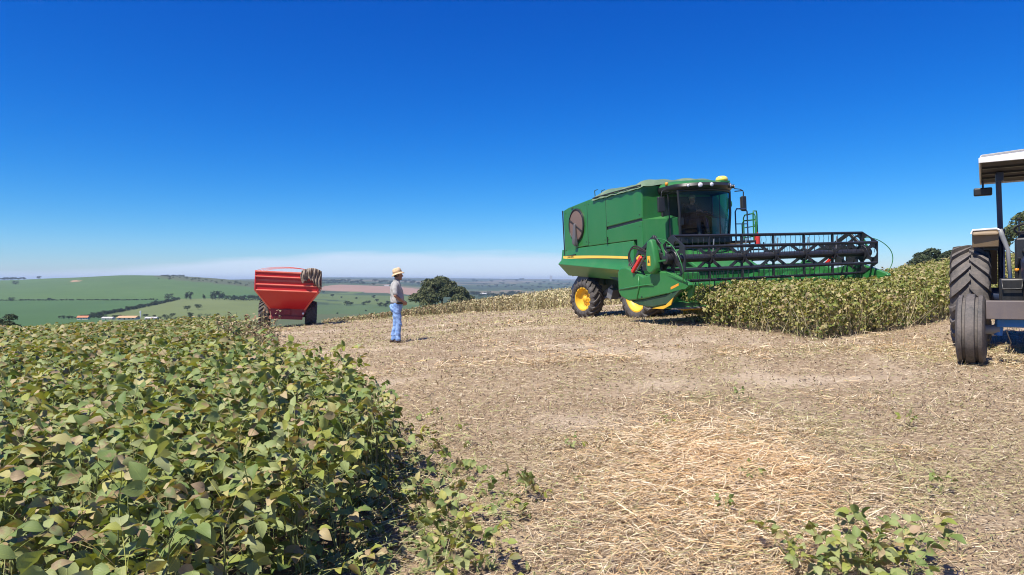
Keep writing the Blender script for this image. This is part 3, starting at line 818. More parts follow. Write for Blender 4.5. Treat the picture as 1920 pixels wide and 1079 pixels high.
    # mirrors
    for s, xx, yy in ((-1, 0, 0), (1, .25, .22)):
        mr = part_empty('mirror', cab, (.55 + xx, s * 1.12 + yy, 3.18))
        MB().tube([(0, -s * .26, .34), (.02, 0, .36), (.02, s * .02, .30), (0, s * .02, .1)], .016, 6).tube([(-.02, -s * .26, .42), (.0, -s * .08, .40), (.02, 0, .36)], .012, 6).build('mirror_arm', BK, mr)
        MB().box((0, s * .03, 0), (.07, .22 if s < 0 else .16, .42)).build('mirror_housing', BK, mr, bevel=.025)
        MB().box((-.038, s * .03, 0), (.006, .18, .36)).build('mirror_glass', M['steel'], mr)
    # ladder platform with green hand rails on the left
    pf = part_empty('platform', root)
    MB().box((.35, 1.25, 2.12), (1.3, .75, .06)).build('deck', BK, pf, bevel=.01)
    def rail(x0, y0, x1, y1, h, mat, mid=True):
        m_ = MB().tube([(x0, y0, 2.1), (x0, y0, 2.1 + h - .08), (x0 + (x1 - x0) * .12, y0 + (y1 - y0) * .12, 2.1 + h), (x1 - (x1 - x0) * .12, y1 - (y1 - y0) * .12, 2.1 + h), (x1, y1, 2.1 + h - .08), (x1, y1, 2.1)], .019, 8)
        if mid: m_.tube([(x0, y0, 2.1 + h * .55), (x1, y1, 2.1 + h * .55)], .015, 6).tube([(x0, y0, 2.1 + h * .2), (x1, y1, 2.1 + h * .2)], .015, 6)
        m_.build('hand_rail', mat, pf, auto=50)
    rail(.95, .95, .95, 1.35, .92, M['navy']); rail(.55, 1.50, .98, 1.62, .62, G, False); rail(.95, 1.62, .35, 1.72, .80, G)
    rail(.95, 1.55, .95, 1.68, .86, G, True)
    MB().tube([(.98, 1.64, 2.02), (.98, 1.64, 2.30)], .075, 14).tube([(.98, 1.64, 2.30), (.98, 1.64, 2.37)], .03, 8).build('fire_extinguisher', M['red'], pf, auto=40)
    st = MB()
    for k in range(5): st.box((.75 + .05 * k, 1.85, 1.9 - .3 * k), (.22, .5, .04))
    st.tube([(.7, 1.6, 2.1), (.95, 1.6, .6)], .02).tube([(.7, 2.1, 2.1), (.95, 2.1, .6)], .02)
    st.build('ladder', BK, pf)
    # --- feeder house
    MB().prism([(.3, 1.95), (.3, 1.25), (1.75, .50), (1.75, 1.22)], -.62, .62).build('feeder_house', G, root, bevel=.02)
    MB().prism([(.5, 2.1), (.5, 2.0), (1.8, 1.35), (1.8, 1.45)], -.95, .95).build('feeder_shield', M['green_header'], root, bevel=.02)
    # --- header (cutting platform)
    hd = part_empty('header', root)
    GH = M['green_header']; HW = 2.85
    MB().prism([(1.72, .66), (1.62, .76), (1.62, 1.32), (1.70, 1.36), (1.76, 1.32), (1.78, .78), (2.25, .66), (2.9, .64), (3.35, .56), (3.35, .53), (2.2, .58)], -HW, HW).build('back_sheet', GH, hd, bevel=.008)
    MB().box((1.66, 0, 1.40), (.16, 2 * HW, .14)).build('top_beam', G, hd, bevel=.015)
    au = MB().tube([(2.28, -HW + .1, .98), (2.28, HW - .1, .98)], .19, 20); N = 260
    fl = []
    for k in range(N + 1):
        q = k / N; y = (-HW + .1) + q * (2 * HW - .2); a = (y / .55) * 2 * math.pi * (1 if y < 0 else -1)
        fl.append([(2.28 + r * math.cos(a), y, .98 + r * math.sin(a)) for r in (.18, .29)])
    au.loft(fl, cap=False, close=False)
    au.build('auger', G, hd, auto=40)
    kn = MB().box((3.40, 0, .545), (.10, 2 * HW, .03))
    for k in range(75):
        y = -HW + .04 + k * (2 * HW - .08) / 74
        kn.add([(3.42, y - .016, .535), (3.42, y + .016, .535), (3.56, y, .52), (3.42, y - .012, .565), (3.42, y + .012, .565)], [(0, 1, 2), (3, 2, 4), (0, 2, 3), (1, 4, 2), (0, 3, 4, 1)])
    kn.build('cutter_bar', M['steel'], hd)
    MB().box((2.75, 0, .535), (1.0, 4.9, .04), (0, RAD(4), 0)).build('skid_plate', M['yellow'], hd)
    for s in (-1, 1):
        dv = part_empty('divider', hd)
        yi, yo = s * 2.80, s * 2.97
        # outline (x, z): back, top with dip, long snout to the tip
        O = [(1.24, .92), (1.24, 1.42), (1.38, 1.53), (1.62, 1.54), (2.02, 1.42), (2.42, 1.28), (2.75, 1.33), (3.05, 1.40), (3.34, 1.37), (4.06, 1.12), (4.12, 1.06), (3.98, .99), (3.35, .88), (2.40, .75), (1.70, .70), (1.36, .80)]
        cx, cz = 2.2, 1.0
        mid = [(cx + (x - cx) * .97, cz + (z - cz) * .95) for x, z in O]
        ring0 = [(x, yi, z) for x, z in O]; ring1 = [(x, yo - s * .05, z) for x, z in O]; ring2 = [(x, yo - s * (.10 if x > 3.8 else 0), z) for x, z in mid]
        MB().loft([ring0, ring1, ring2]).build('divider_shell', GH, dv, bevel=.02)
        MB().tube([(1.32, yo + s * .004, .98), (1.75, yo + s * .01, 1.02), (2.2, yo + s * .01, 1.06), (2.85, yo + s * .006, 1.10)], [.014, .022, .022, .008], 6).tube([(2.24, yo + s * .004, 1.30), (2.26, yo + s * .01, 1.05), (2.12, yo + s * .004, .72)], [.014, .022, .012], 6).build('crease', GH, dv, smooth=True)
        MB().prism([(1.76, .70), (2.40, .75), (3.40, .88), (3.85, .98), (3.35, .66), (2.7, .58), (2.15, .60)], s * 2.84, s * 2.93).build('lower_skirt', GD, dv, bevel=.01)
        MB().prism([(2.75, .545), (3.3, .63), (3.6, .80), (3.5, .64), (3.2, .54)], s * 2.945, s * 2.965).build('wear_strip', M['yellow'], dv)
        MB().prism([(3.55, .975), (3.84, 1.06), (3.84, 1.11), (3.55, 1.03)], yo + s * .002, yo + s * .012).build('reflector', M['amber'], dv)
        MB().prism([(3.86, 1.06), (4.10, 1.08), (4.02, .84), (3.86, .76)], s * 2.72, s * 2.78).build('snout_tip', M['green'], dv, bevel=.01)
        MB().lathe([(.02, yo), (.02, yo + s * .015), (.002, yo + s * .015)], (2.35, 0, .80), n=8).build('bolt', BK, dv)
        # bent wire hoop that parts the crop
        hoop = [(3.10, s * 3.0, 2.12), (3.55, s * 3.05, 2.06), (3.95, s * 3.12, 1.86), (4.18, s * 3.14, 1.58), (4.22, s * 3.1, 1.32), (4.05, s * 3.02, 1.12)]
        if s > 0: hoop = [(3.0, 3.15, 2.05), (3.2, 3.5, 2.02), (3.4, 3.75, 1.75), (3.45, 3.8, 1.45), (3.42, 3.65, 1.15), (3.3, 3.4, .98), (3.1, 3.05, .95)]
        MB().hose(hoop, .011, 6).build('wire_hoop', G, dv, smooth=True)
        MB().bar((2.75, s * 3.0, 1.60), (3.45, s * 3.0, 1.62), .05, .035).bar((3.45, s * 3.0, 1.62), (3.28, s * 3.0, 1.98), .035, .035).build('hoop_bracket', G, dv)
    # --- reel
    reel = part_empty('reel', root, (3.394, 0, 1.649))
    BR = M['black_reel']; RW = 2.78; RR = .50; NB = 6; ph0 = RAD(28)
    MB().tube([(0, -RW, 0), (0, RW, 0)], .088, 20).build('reel_tube', BR, reel, auto=40)
    for k in range(NB):
        a = ph0 + k * 2 * math.pi / NB; bx, bz = RR * math.cos(a), RR * math.sin(a)
        MB().tube([(bx, -RW, bz), (bx, RW, bz)], .030, 10).box((bx + .003, 0, bz - .024), (.016, 2 * RW, .03)).build('bat', BR, reel, auto=40)
        ti = MB()
        for j in range(38):
            y = -RW + .07 + j * (2 * RW - .14) / 37
            ti.tube([(bx, y, bz - .02), (bx + .012, y, bz - .12), (bx - .012, y, bz - .25)], .0075, 4)
        tag(ti.build('tines', BR, reel), kind='stuff')
    spider_y = [-1.82, -.92, 0.0, .92, 1.82]
    sp = MB()
    sp.lathe([(.10, -.03), (.15, -.03), (.15, .03), (.10, .03)], n=18)
    for k in range(NB):
        a = ph0 + k * 2 * math.pi / NB; a2 = ph0 + (k + .5) * 2 * math.pi / NB
        sp.bar((.10 * math.cos(a), 0, .10 * math.sin(a)), (RR * math.cos(a), 0, RR * math.sin(a)), .015, .075, (0, 1, 0) if False else (-math.sin(a), 0, math.cos(a)))
    me = sp.mesh('spider'); me.materials.append(BR)
    for y in spider_y:
        o = bpy.data.objects.new('spider', me); C.objects.link(o); o.parent = reel; o.location = (0, y, 0)
    cl = MB()
    for y in spider_y:
        for k in (0, 2, 4):
            a = ph0 + (k + .42) * 2 * math.pi / NB
            cl.tube([(.09 * math.cos(a), y + .06, .09 * math.sin(a)), (.42 * math.cos(a + .5), y + .10, .42 * math.sin(a + .5))], .014, 6)
    cl.build('stay_rods', M['steel'], reel)
    # end plates: hexagon with six round holes
    def end_plate():
        m_ = MB(); th = .012
        for k in range(NB):
            a, b_ = ph0 + k * math.pi / 3, ph0 + (k + 1) * math.pi / 3
            tri = [Vector((0, 0)), Vector((RR * 1.06 * math.cos(a), RR * 1.06 * math.sin(a))), Vector((RR * 1.06 * math.cos(b_), RR * 1.06 * math.sin(b_)))]
            cen = (tri[0] + tri[1] + tri[2]) / 3; cen = cen * 1.03; hr = .118
            out = []
            for e in range(3):
                for q in range(8): out.append(tri[e].lerp(tri[(e + 1) % 3], q / 8))
            inn = [cen + (p - cen).normalized() * hr for p in out]; n = len(out)
            V = [(p.x, -th, p.y) for p in out] + [(p.x, -th, p.y) for p in inn] + [(p.x, th, p.y) for p in out] + [(p.x, th, p.y) for p in inn]
            F = []
            for i in range(n):
                j = (i + 1) % n
                F += [(i, j, n + j, n + i), (2 * n + i, 3 * n + i, 3 * n + j, 2 * n + j), (n + i, n + j, 3 * n + j, 3 * n + i)]
                if 8 <= i < 16: F.append((i, 2 * n + i, 2 * n + j, j))
            m_.add(V, F)
        m_.lathe([(.17, -.03), (.19, 0), (.17, .03)], n=20)
        return m_
    me = end_plate().mesh('end_plate'); me.materials.append(BR)
    for s in (-1, 1):
        o = bpy.data.objects.new('end_plate', me); C.objects.link(o); o.parent = reel; o.location = (0, s * 2.79, 0)
        # reel arm with drive
        ar = part_empty('reel_arm', root)
        MB().bar((1.62, s * 2.68, 1.62), (2.25, s * 2.92, 1.88), .07, .13).bar((2.25, s * 2.92, 1.88), (3.45, s * 2.92, 1.68), .07, .13).bar((2.3, s * 2.92, 1.86), (2.9, s * 2.92, 2.17), .06, .10).bar((2.9, s * 2.92, 2.17), (3.35, s * 2.92, 1.74), .05, .09).build('arm_beam', BK, ar, bevel=.012)
        MB().lathe([(.11, s * 2.84), (.12, s * 3.0), (.06, s * 3.02), (.01, s * 3.02)], (3.39, 0, 1.65), n=18).box((2.95, s * 2.93, 1.55), (.3, .10, .26)).box((2.55, s * 2.93, 1.52), (.2, .12, .2)).build('arm_drive', BK, ar, auto=40)
        MB().tube([(1.78, s * 2.80, 1.30), (2.62, s * 2.93, 1.86)], .03).build('lift_cylinder', M['steel'], ar, auto=50)
        MB().bar((2.02, s * 3.0, 1.40), (2.46, s * 3.02, 1.74), .06, .085).build('safety_stop', M['red'], ar, bevel=.01)
        MB().box((2.30, s * 2.985, 1.70), (.14, .03, .13), (0, RAD(-25), 0)).build('warning_sticker', M['stripe'], ar)
    # teardrop drive cover with a yellow sticker
    cv = part_empty('drive_cover', root, (2.95, -3.06, 1.72))
    O = [(-.10, .36), (0, .40), (.08, .36), (.17, .12), (.22, -.10), (.20, -.28), (.10, -.37), (-.02, -.40), (-.15, -.33), (-.19, -.18), (-.17, .05)]
    MB().loft([[(x, .10, z) for x, z in O], [(x, .0, z) for x, z in O], [(x * .86, -.05, z * .92) for x, z in O]]).build('cover_shell', GH, cv, bevel=.02)
    MB().prism([(-.08, -.20), (.04, -.20), (.04, .02), (-.08, .02)], -.056, -.052).build('warning_sticker', M['yellow'], cv)
    MB().prism([(-.055, -.13), (.015, -.13), (-.02, -.05)], -.060, -.0565).build('warning_sign', BK, cv)
    # hydraulic hoses
    for dz, dx in ((0, 0), (.05, .05)):
        MB().hose([(2.05 + dx, -2.9, 1.36), (1.78 + dx, -2.95, 1.62 + dz), (1.78 + dx, -2.95, 1.86 + dz), (1.98 + dx, -2.95, 1.98 + dz), (2.3, -2.95, 1.92 + dz), (2.75, -2.95, 1.80)], .018, 8).build('hydraulic_hose', M['hose'], root, smooth=True)
    MB().hose([(2.0, -2.85, 1.4), (2.1, -2.8, 1.55), (2.2, -2.85, 1.45), (2.3, -2.85, 1.32)], .02, 8).build('hydraulic_hose', M['hose'], root, smooth=True)
    MB().hose([(2.3, -2.88, 1.75), (2.6, -2.9, 1.6), (2.7, -2.9, 1.4), (2.6, -2.85, 1.3)], .02, 8).build('hydraulic_hose', M['hose'], root, smooth=True)
    return root
combine = make_combine()
# ------------------------------------------------------------------ tractor at the right edge
def ribbed_wheel(parent, loc, R, W, rimR, rim_mat, outer, rotz=0):
    w = part_empty('wheel', parent, loc, (0, 0, rotz)); H = W / 2
    prof = [(rimR, -H * .72), (rimR + .03, -H * .85), (rimR + (R - rimR) * .5, -H * 1.02), (R - .06, -H * .95), (R - .018, -H * .82), (R - .012, -H * .56), (R - .042, -H * .52), (R - .042, -H * .34), (R, -H * .28),
            (R + .004, 0), (R, H * .28), (R - .042, H * .34), (R - .042, H * .52), (R - .012, H * .56), (R - .018, H * .82), (R - .06, H * .95), (rimR + (R - rimR) * .5, H * 1.02), (rimR + .03, H * .85), (rimR, H * .72)]
    MB().lathe(prof, n=56).build('tyre', M['rubber_old'], w, auto=38)
    for s, nm in ((outer, 'rim'), (-outer, 'inner_rim')):
        MB().lathe([(rimR + .012, s * H * .78), (rimR - .02, s * H * .76), (rimR - .03, s * H * .25), (rimR * .6, s * H * .12), (.03, s * H * .10)], n=32).build(nm, rim_mat, w, auto=35)
    MB().lathe([(.085, outer * .02), (.08, outer * .09), (.04, outer * .11), (.004, outer * .11)], n=18).build('hub', rim_mat, w, auto=40)
    return w

def make_tractor():
    root = machine_frame('tractor', (8.20, 10.62, .535), -.607, -.022, -.012)
    tag(root, 'old blue tractor with white sunshade canopy parked at the right edge', 'tractor')
    BL, NV, BK = M['blue'], M['navy'], M['black']
    for s in (-1, 1):
        wheel(root, (0, s * .87, .825), .83, .53, .44, M['cream'], M['rubber_old'], 21, .055, 0, .12, s, .062)
        ribbed_wheel(root, (2.31, s * .83, .47), .475, .325, .22, M['cream'], s, RAD(-2))
        # spindle and hub inboard of the front wheel
        MB().tube([(2.31, s * .74, .47), (2.31, s * .52, .48)], .062, 14).build('hub', M['grey'], root, auto=45)
        MB().tube([(2.31, s * .54, .40), (2.31, s * .50, .80)], .05, 12).build('spindle', BL, root, auto=45)
        MB().bar((2.30, s * .52, .55), (1.95, s * .56, .50), .04, .05).build('steering_arm', M['grey'], root)
        MB().tube([(1.98, s * .56, .50), (2.0, s * .10, .52)], .018, 8).build('tie_rod', M['steel'], root)
        MB().tube([(2.28, s * .45, .46), (2.20, s * .40, .30), (2.16, s * .42, .16)], .008, 5).build('chain', M['steel'], root)
        # fender
        pr = [(.66, 1.80), (.62, 1.85), (.50, 1.85), (.22, 1.70), (-.25, 1.72), (-.62, 1.60), (-.88, 1.32), (-.96, 1.0)]
        rings = []
        for x, z in pr: rings.append([(x, s * .84, z), (x, s * .80, z + .012), (x, s * .54, z + .02), (x, s * .50, z), (x, s * .52, z - .02), (x, s * .82, z - .02)])
        MB().loft(rings).build('fender', M['tan'], root, bevel=.008)
        MB().add([(.56, s * .84, 1.60), (.58, s * .50, 1.60), (.655, s * .50, 1.865), (.64, s * .84, 1.86), (.53, s * .84, 1.60), (.55, s * .50, 1.60), (.63, s * .50, 1.87), (.61, s * .84, 1.87)], [(0, 1, 2, 3), (4, 7, 6, 5), (0, 4, 5, 1), (1, 5, 6, 2), (2, 6, 7, 3), (3, 7, 4, 0)]).build('fender_front', M['tan'], root, bevel=.012)
        MB().tube([(.645, s * .85, 1.81), (.64, s * .83, 1.865), (.64, s * .53, 1.875), (.64, s * .49, 1.85)], .016, 8).build('fender_lip', M['white'], root, auto=50)
        MB().tube([(.62, s * .49, 1.86), (.60, s * .46, 1.76), (.60, s * .39, 1.55), (.66, s * .36, 1.02)], [.035, .036, .03, .026], 10).build('grab_rail', M['grey'], root, smooth=True)
        MB().box((.42, s * .66, 1.70), (.20, .34, .07)).box((.36, s * .60, 1.62), (.1, .2, .14)).build('fender_bracket', BK, root, bevel=.01)
        MB().prism([(.55, 1.86), (.1, 1.74), (-.6, 1.58), (-.6, .95), (.4, .95)], s * .425, s * .445).build('fender_side', NV, root)
        # canopy post
        MB().tube([(.02, s * .47, .95), (.06, s * .47, 1.7), (.18, s * .50, 2.76)], .038, 10).build('canopy_post', NV, root, auto=50)
        MB().box((1.18, s * .36, .96), (.34, .30, .34)).build('battery_box', M['black'], root, bevel=.03)
        MB().tube([(1.36, s * .48, 1.10), (1.40, s * .47, .98), (1.40, s * .25, .98), (1.36, s * .24, 1.10)], .014, 6).build('box_handle', BK, root, smooth=True)
    MB().tube([(0, -.7, .83), (0, .7, .83)], .13, 16).box((0, 0, .85), (.6, .5, .5)).build('rear_axle', NV, root, bevel=.02)
    MB().box((.9, 0, .82), (1.5, .42, .45)).build('gearbox', NV, root, bevel=.03)
    MB().box((2.0, 0, .86), (1.5, .46, .40)).build('engine_block', BK, root, bevel=.03)
    MB().box((2.31, 0, .58), (.16, 1.12, .14)).build('front_axle', BL, root, bevel=.02)
    hood = MB().loft([[(x, -.24, 1.08), (x, -.26, 1.38), (x, -.18, 1.50 - .06 * (x > 2)), (x, .18, 1.50 - .06 * (x > 2)), (x, .26, 1.38), (x, .24, 1.08)] for x in (1.05, 1.6, 2.3, 2.62)])
    hood.build('bonnet', NV, root, bevel=.03)
    g = MB().box((2.66, 0, 1.28), (.05, .50, .50)); g.build('grille', BK, root, bevel=.01)
    for k in range(7): MB().box((2.695, 0, 1.08 + .065 * k), (.02, .48, .018)).build('grille_bar', M['grey'], root)
    for s in (-1, 1): MB().lathe([(.075, 2.69), (.07, 2.74), (.004, 2.75)], (0, s * .16, 1.46), axis='x', n=18).build('headlight', M['lamp'], root, smooth=True)
    MB().tube([(1.5, .2, 1.6), (1.5, .2, 2.3)], .035, 10).build('exhaust', M['steel'], root, auto=50)
    # front bumper beam
    MB().box((2.50, 0, .745), (.07, 1.34, .24)).box((2.46, 0, .85), (.10, 1.34, .03)).box((2.46, 0, .64), (.10, 1.34, .03)).build('bumper_beam', painted('bumper_steel', (.12, .10, .10), .5, .45), root, bevel=.008)
    # platform, dash, steering wheel, levers, seat
    MB().box((.75, 0, 1.06), (.9, .86, .05)).build('floor', BL, root, bevel=.01)
    MB().box((1.05, -.10, 1.40), (.16, .44, .62)).build('dash', BK, root, bevel=.03)
    for k, (yy, zz, r) in enumerate(((-.26, 1.38, .035), (-.30, 1.25, .03), (-.2, 1.52, .04))):
        MB().ball((1.15, yy, zz), r, 10, 6).build('lever_knob', M['amber'] if k == 1 else BK, root, smooth=True)
    sw = part_empty('steering_wheel', root, (.92, -.12, 1.84), (0, RAD(-22), 0))
    ring = [(.20 * math.cos(a), .20 * math.sin(a), 0) for a in [2 * math.pi * k / 28 for k in range(29)]]
    MB().tube(ring, .016, 8, cap=False).build('wheel_ring', BK, sw, smooth=True)
    for k in range(3):
        a = 2 * math.pi * k / 3
        MB().tube([(0, 0, -.05), (.2 * math.cos(a), .2 * math.sin(a), 0)], .010, 6).build('spoke', BK, sw)
    MB().tube([(1.02, -.12, 1.5), (.92, -.12, 1.82)], .03, 8).build('steering_column', BK, root)
    MB().tube([(.85, -.24, 1.1), (.80, -.26, 1.6), (.78, -.26, 1.98)], .011, 6).ball((.78, -.26, 2.0), .022, 8, 6).build('gear_lever', BK, root)
    for k, yy in enumerate((-.30, -.22, -.05)): MB().tube([(1.12, yy, 1.1), (1.16, yy, 1.3 + .05 * k), (1.2, yy + .03, 1.42)], .02, 6).build('pedal', BK, root)
    MB().box((-.05, 0, 1.42), (.46, .48, .10)).box((-.28, 0, 1.66), (.08, .46, .40)).build('seat', M['seat'], root, bevel=.04)
    # canopy
    cn = part_empty('canopy', root, (.14, 0, 2.80), (0, RAD(-3.5), 0))
    def cr(x, z, w): return [(x, w, z), (x, w * .97, z + .06), (x, 0, z + .10), (x, -w * .97, z + .06), (x, -w, z)]
    MB().loft([cr(-.99, .012, .72), cr(-1.02, .025, .74), cr(1.02, .025, .74), cr(.99, .012, .72)]).build('canopy_shell', M['white'], cn, bevel=.015)
    for s in (-1, 1):
        MB().box((0, s * .735, -.005), (2.06, .02, .07)).build('canopy_side_rim', M['white'], cn, bevel=.006)
        MB().box((s * 1.03, 0, -.0), (.02, 1.49, .075)).build('canopy_end_rim', M['white'], cn, bevel=.006)
    MB().box((0, 0, .0), (2.0, 1.42, .03)).build('canopy_lining', plain('lining', (.045, .04, .035), .8), cn)
    for x in (-.45, .0, .5): MB().box((x, 0, -.03), (.05, 1.42, .03)).build('canopy_rib', BK, cn)
    for s in (-1, 1): MB().box((0, s * .48, -.10), (.16, .10, .14)).build('post_bracket', NV, cn, bevel=.01)
    for s in (-1, 1):
        lt = part_empty('work_light', root, (-.60, s * .70, 2.55))
        MB().box((0, 0, 0), (.14, .26, .13)).build('lamp_housing', BK, lt, bevel=.02)
        MB().box((-.075, 0, 0), (.01, .22, .10)).build('lens', M['lamp'], lt)
        MB().tube([(0, 0, .06), (0, 0, .18)], .015, 6).build('lamp_stalk', BK, lt)
    return root
tractor = make_tractor()

# ------------------------------------------------------------------ red grain cart
def make_cart():
    px, py = -10.35, 31.5
    root = machine_frame('grain_cart', (px, py, hz(px, py) - .01), .25, 0, .045)
    tag(root, 'red hopper grain cart with a bunched tarpaulin, standing past the crop edge', 'grain cart')
    R_, RB, BK = M['cart_red'], M['cart_rib'], M['black']
    zt, zm, zb = 2.66, 1.76, .62
    def ring(z, lx, wy): return [(lx, -wy, z), (lx, wy, z), (-lx, wy, z), (-lx, -wy, z)]
    # open-topped box: outer and inner skin
    MB().loft([ring(zm, 1.75, 1.36), ring(zt, 1.78, 1.39), ring(zt, 1.74, 1.35), ring(zm, 1.71, 1.32), ring(zm - .02, 1.70, 1.31)], cap=False).build('upper_box', R_, root)
    MB().loft([ring(zb, .55, .58), ring(zm - .004, 1.75, 1.36)]).build('hopper', R_, root, bevel=.01)
    for z, h in ((zt - .03, .07), (zt - .26, .05), (zt - .62, .06), (zm + .02, .06)):
        k = (z - zm) / (zt - zm)
        for s in (-1, 1):
            MB().box((s * (1.765 + .03 * k), 0, z), (.05, 2.76 + .06 * k, h), (0, 0, 0)).build('rib', RB, root, bevel=.012)
            MB().box((0, s * (1.375 + .03 * k), z), (3.46, .05, h)).build('side_rib', RB, root, bevel=.012)
    MB().box((1.775, 0, zt - .43), (.03, 2.7, .10)).build('panel_groove', painted('cart_dark_red', (.16, .006, .008), .5, .2), root)
    for sx in (-1, 1):
        for sy in (-1, 1):
            MB().bar((sx * 1.77, sy * 1.38, zm), (sx * .56, sy * .59, zb), .05, .05).build('corner_rail', RB, root)
            MB().box((sx * 1.77, sy * 1.385, (zm + zt) / 2), (.06, .06, zt - zm + .02)).build('corner_post', R_, root, bevel=.01)
    DR = painted('cart_frame_red', (.22, .010, .018), .45, .25)
    MB().prism([(-.62, .45), (.62, .45), (.95, 1.12), (-.95, 1.12)], -.60, -.54, 'yz').build('rear_frame', DR, root)
    MB().prism([(-.66, .42), (.66, .42), (.98, 1.12), (-.98, 1.12)], .80, .86, 'yz').build('front_frame', DR, root, bevel=.01)
    MB().box((.88, -.05, .50), (.10, 1.50, .16)).build('cross_beam', DR, root, bevel=.015)
    MB().box((0, 0, .60), (.22, 1.7, .20)).build('axle', BK, root, bevel=.02)
    MB().box((.90, 0, .78), (.06, .30, .22)).build('outlet_box', DR, root, bevel=.01)
    MB().prism([(-.2, .50), (-.6, .70), (-3.4, .55), (-3.4, .45)], -.08, .08).build('drawbar', DR, root)
    for y in (-.58, -.32, .34): MB().lathe([(.05, .88), (.05, .91), (.005, .915)], (0, y, 1.02), axis='x', n=12).build('reflector', M['lamp'], root)
    MB().lathe([(.05, .88), (.05, .94), (.005, .945)], (0, .72, .72), axis='x', n=12).build('tail_light', M['lamp'], root)
    MB().box((1.0, 1.02, 1.42), (.10, .22, .10)).build('marker_light', M['amber'], root, bevel=.02)
    for s in (-1, 1):
        wheel(root, (.12, s * 1.06, .655), .66, .52, .34, M['grey'], M['rubber'], 19, .045, 0, .1, s, .06)
    root.scale = (.95, .95, .95)
    # bows that carry the tarpaulin
    for x in (1.70, .55, -.6, -1.7):
        MB().tube([(x, -1.38 + 2.76 * k / 12, zt + .02 + .20 * math.sin(math.pi * k / 12) ** .8 if 0 < k < 12 else zt) for k in range(13)], .009, 6).build('bow', RB, root, smooth=True)
    # tarpaulin rolled up and hanging over the near corner
    rings = []; rg = random.Random(5)
    for i in range(49):
        q = i / 48; y = .62 + .86 * q
        R2 = []
        for j in range(21):
            p = j / 20
            fold = .045 * math.sin(q * 30 + p * 3 + 2 * math.sin(q * 6 + p * 2)) * (.5 + p) + .025 * math.sin(q * 61 - 7 * p) + .03 * math.sin(p * 11 + q * 5) + rg.uniform(-.006, .006)
            if p < .35: x = 1.35 + p / .35 * .54; z = zt + .10 + .14 * math.sin(q * 3.0) - .03 * p
            else: x = 1.90 + .06 * (p - .35) + fold; z = zt + .09 + .14 * math.sin(q * 3.0) - (p - .35) / .65 * (.50 + .35 * q ** 1.5 + .07 * math.sin(q * 9 + 1) + .04 * math.sin(q * 31))
            R2.append((x, y + .05 * math.sin(p * 7) * p, z))
        rings.append(R2)
    m_ = MB().loft(rings, cap=False, close=False)
    rings = []
    for i in range(15):
        q = i / 14; x = 1.87 - 1.1 * q
        rings.append([(x, 1.48 + .03 * math.sin(q * 30) + .04 * p, zt + .10 - p * (.82 - .3 * q + .06 * math.sin(q * 21))) for p in [j / 8 for j in range(9)]])
    m_.loft(rings, cap=False, close=False)
    o = m_.build('bunched_tarpaulin', M['brown_tarp'], root, smooth=True)
    sd = o.modifiers.new('solid', 'SOLIDIFY'); sd.thickness = .015
    return root
cart = make_cart()
# ------------------------------------------------------------------ people
def remeshed(name, mb_, voxel, mat, parent, smooth_iter=4, folds=0.0, fz=34.0):
    o = mb_.build(name, None)
    r = o.modifiers.new('r', 'REMESH'); r.mode = 'VOXEL'; r.voxel_size = voxel
    s = o.modifiers.new('s', 'SMOOTH'); s.iterations = smooth_iter; s.factor = .5
    dg = bpy.context.evaluated_depsgraph_get()
    me = bpy.data.meshes.new_from_object(o.evaluated_get(dg)); me.name = name
    old = o.data; bpy.data.objects.remove(o); bpy.data.meshes.remove(old)
    if folds:
        n = len(me.vertices); co = np.zeros(n * 3); me.vertices.foreach_get('co', co); co = co.reshape(-1, 3); nr = np.zeros(n * 3); me.vertices.foreach_get('normal', nr); nr = nr.reshape(-1, 3)
        a = np.arctan2(co[:, 1], co[:, 0])
        w = fbm(a * 1.6 + co[:, 2] * 5, co[:, 2] * fz * .45 + a * 1.2, 5, 2) * 1.3 + .5 * np.sin(co[:, 2] * fz + 2.5 * np.sin(a * 2 + co[:, 2] * 6))
        co += nr * (folds * w)[:, None]; me.vertices.foreach_set('co', co.ravel()); me.update()
    me.polygons.foreach_set('use_smooth', [True] * len(me.polygons)); me.materials.clear(); me.materials.append(mat)
    o2 = bpy.data.objects.new(name, me); C.objects.link(o2); o2.parent = parent
    return o2
def cloth(name, c0, c1, scale=9, bump=.5):
    t = NT(name); co = coords(t); n = t.noise(scale, 4, .55, co); n2 = t.noise(scale * 30, 2, .5, co)
    b = t.principled(Base_Color=t.ramp(n, [(.3, c0), (.7, c1)]), Roughness=.9)
    b.inputs['Specular IOR Level'].default_value = .2
    t.l.new(t.bump(t.math('ADD', n, t.math('MULTIPLY', n2, .1)), bump, .02), b.inputs['Normal'])
    return t.done(b.outputs[0])
SKIN = plain('skin', (.30, .15, .09), .5, vary=.15, scale=20)
HAIR = plain('hair', (.012, .010, .009), .6)
SHIRT = cloth('grey_shirt_cloth', (.31, .305, .29), (.45, .435, .41))
JEANS = cloth('jeans_denim', (.13, .25, .52), (.33, .48, .76), 9, .8)
BOOT = plain('boot_leather', (.05, .028, .018), .6)
HATM = cloth('straw_hat_weave', (.54, .38, .22), (.74, .55, .34), 30)
BELT = plain('belt_leather', (.05, .03, .02), .5)
DARK = cloth('dark_shirt_cloth', (.022, .030, .035), (.045, .055, .06))

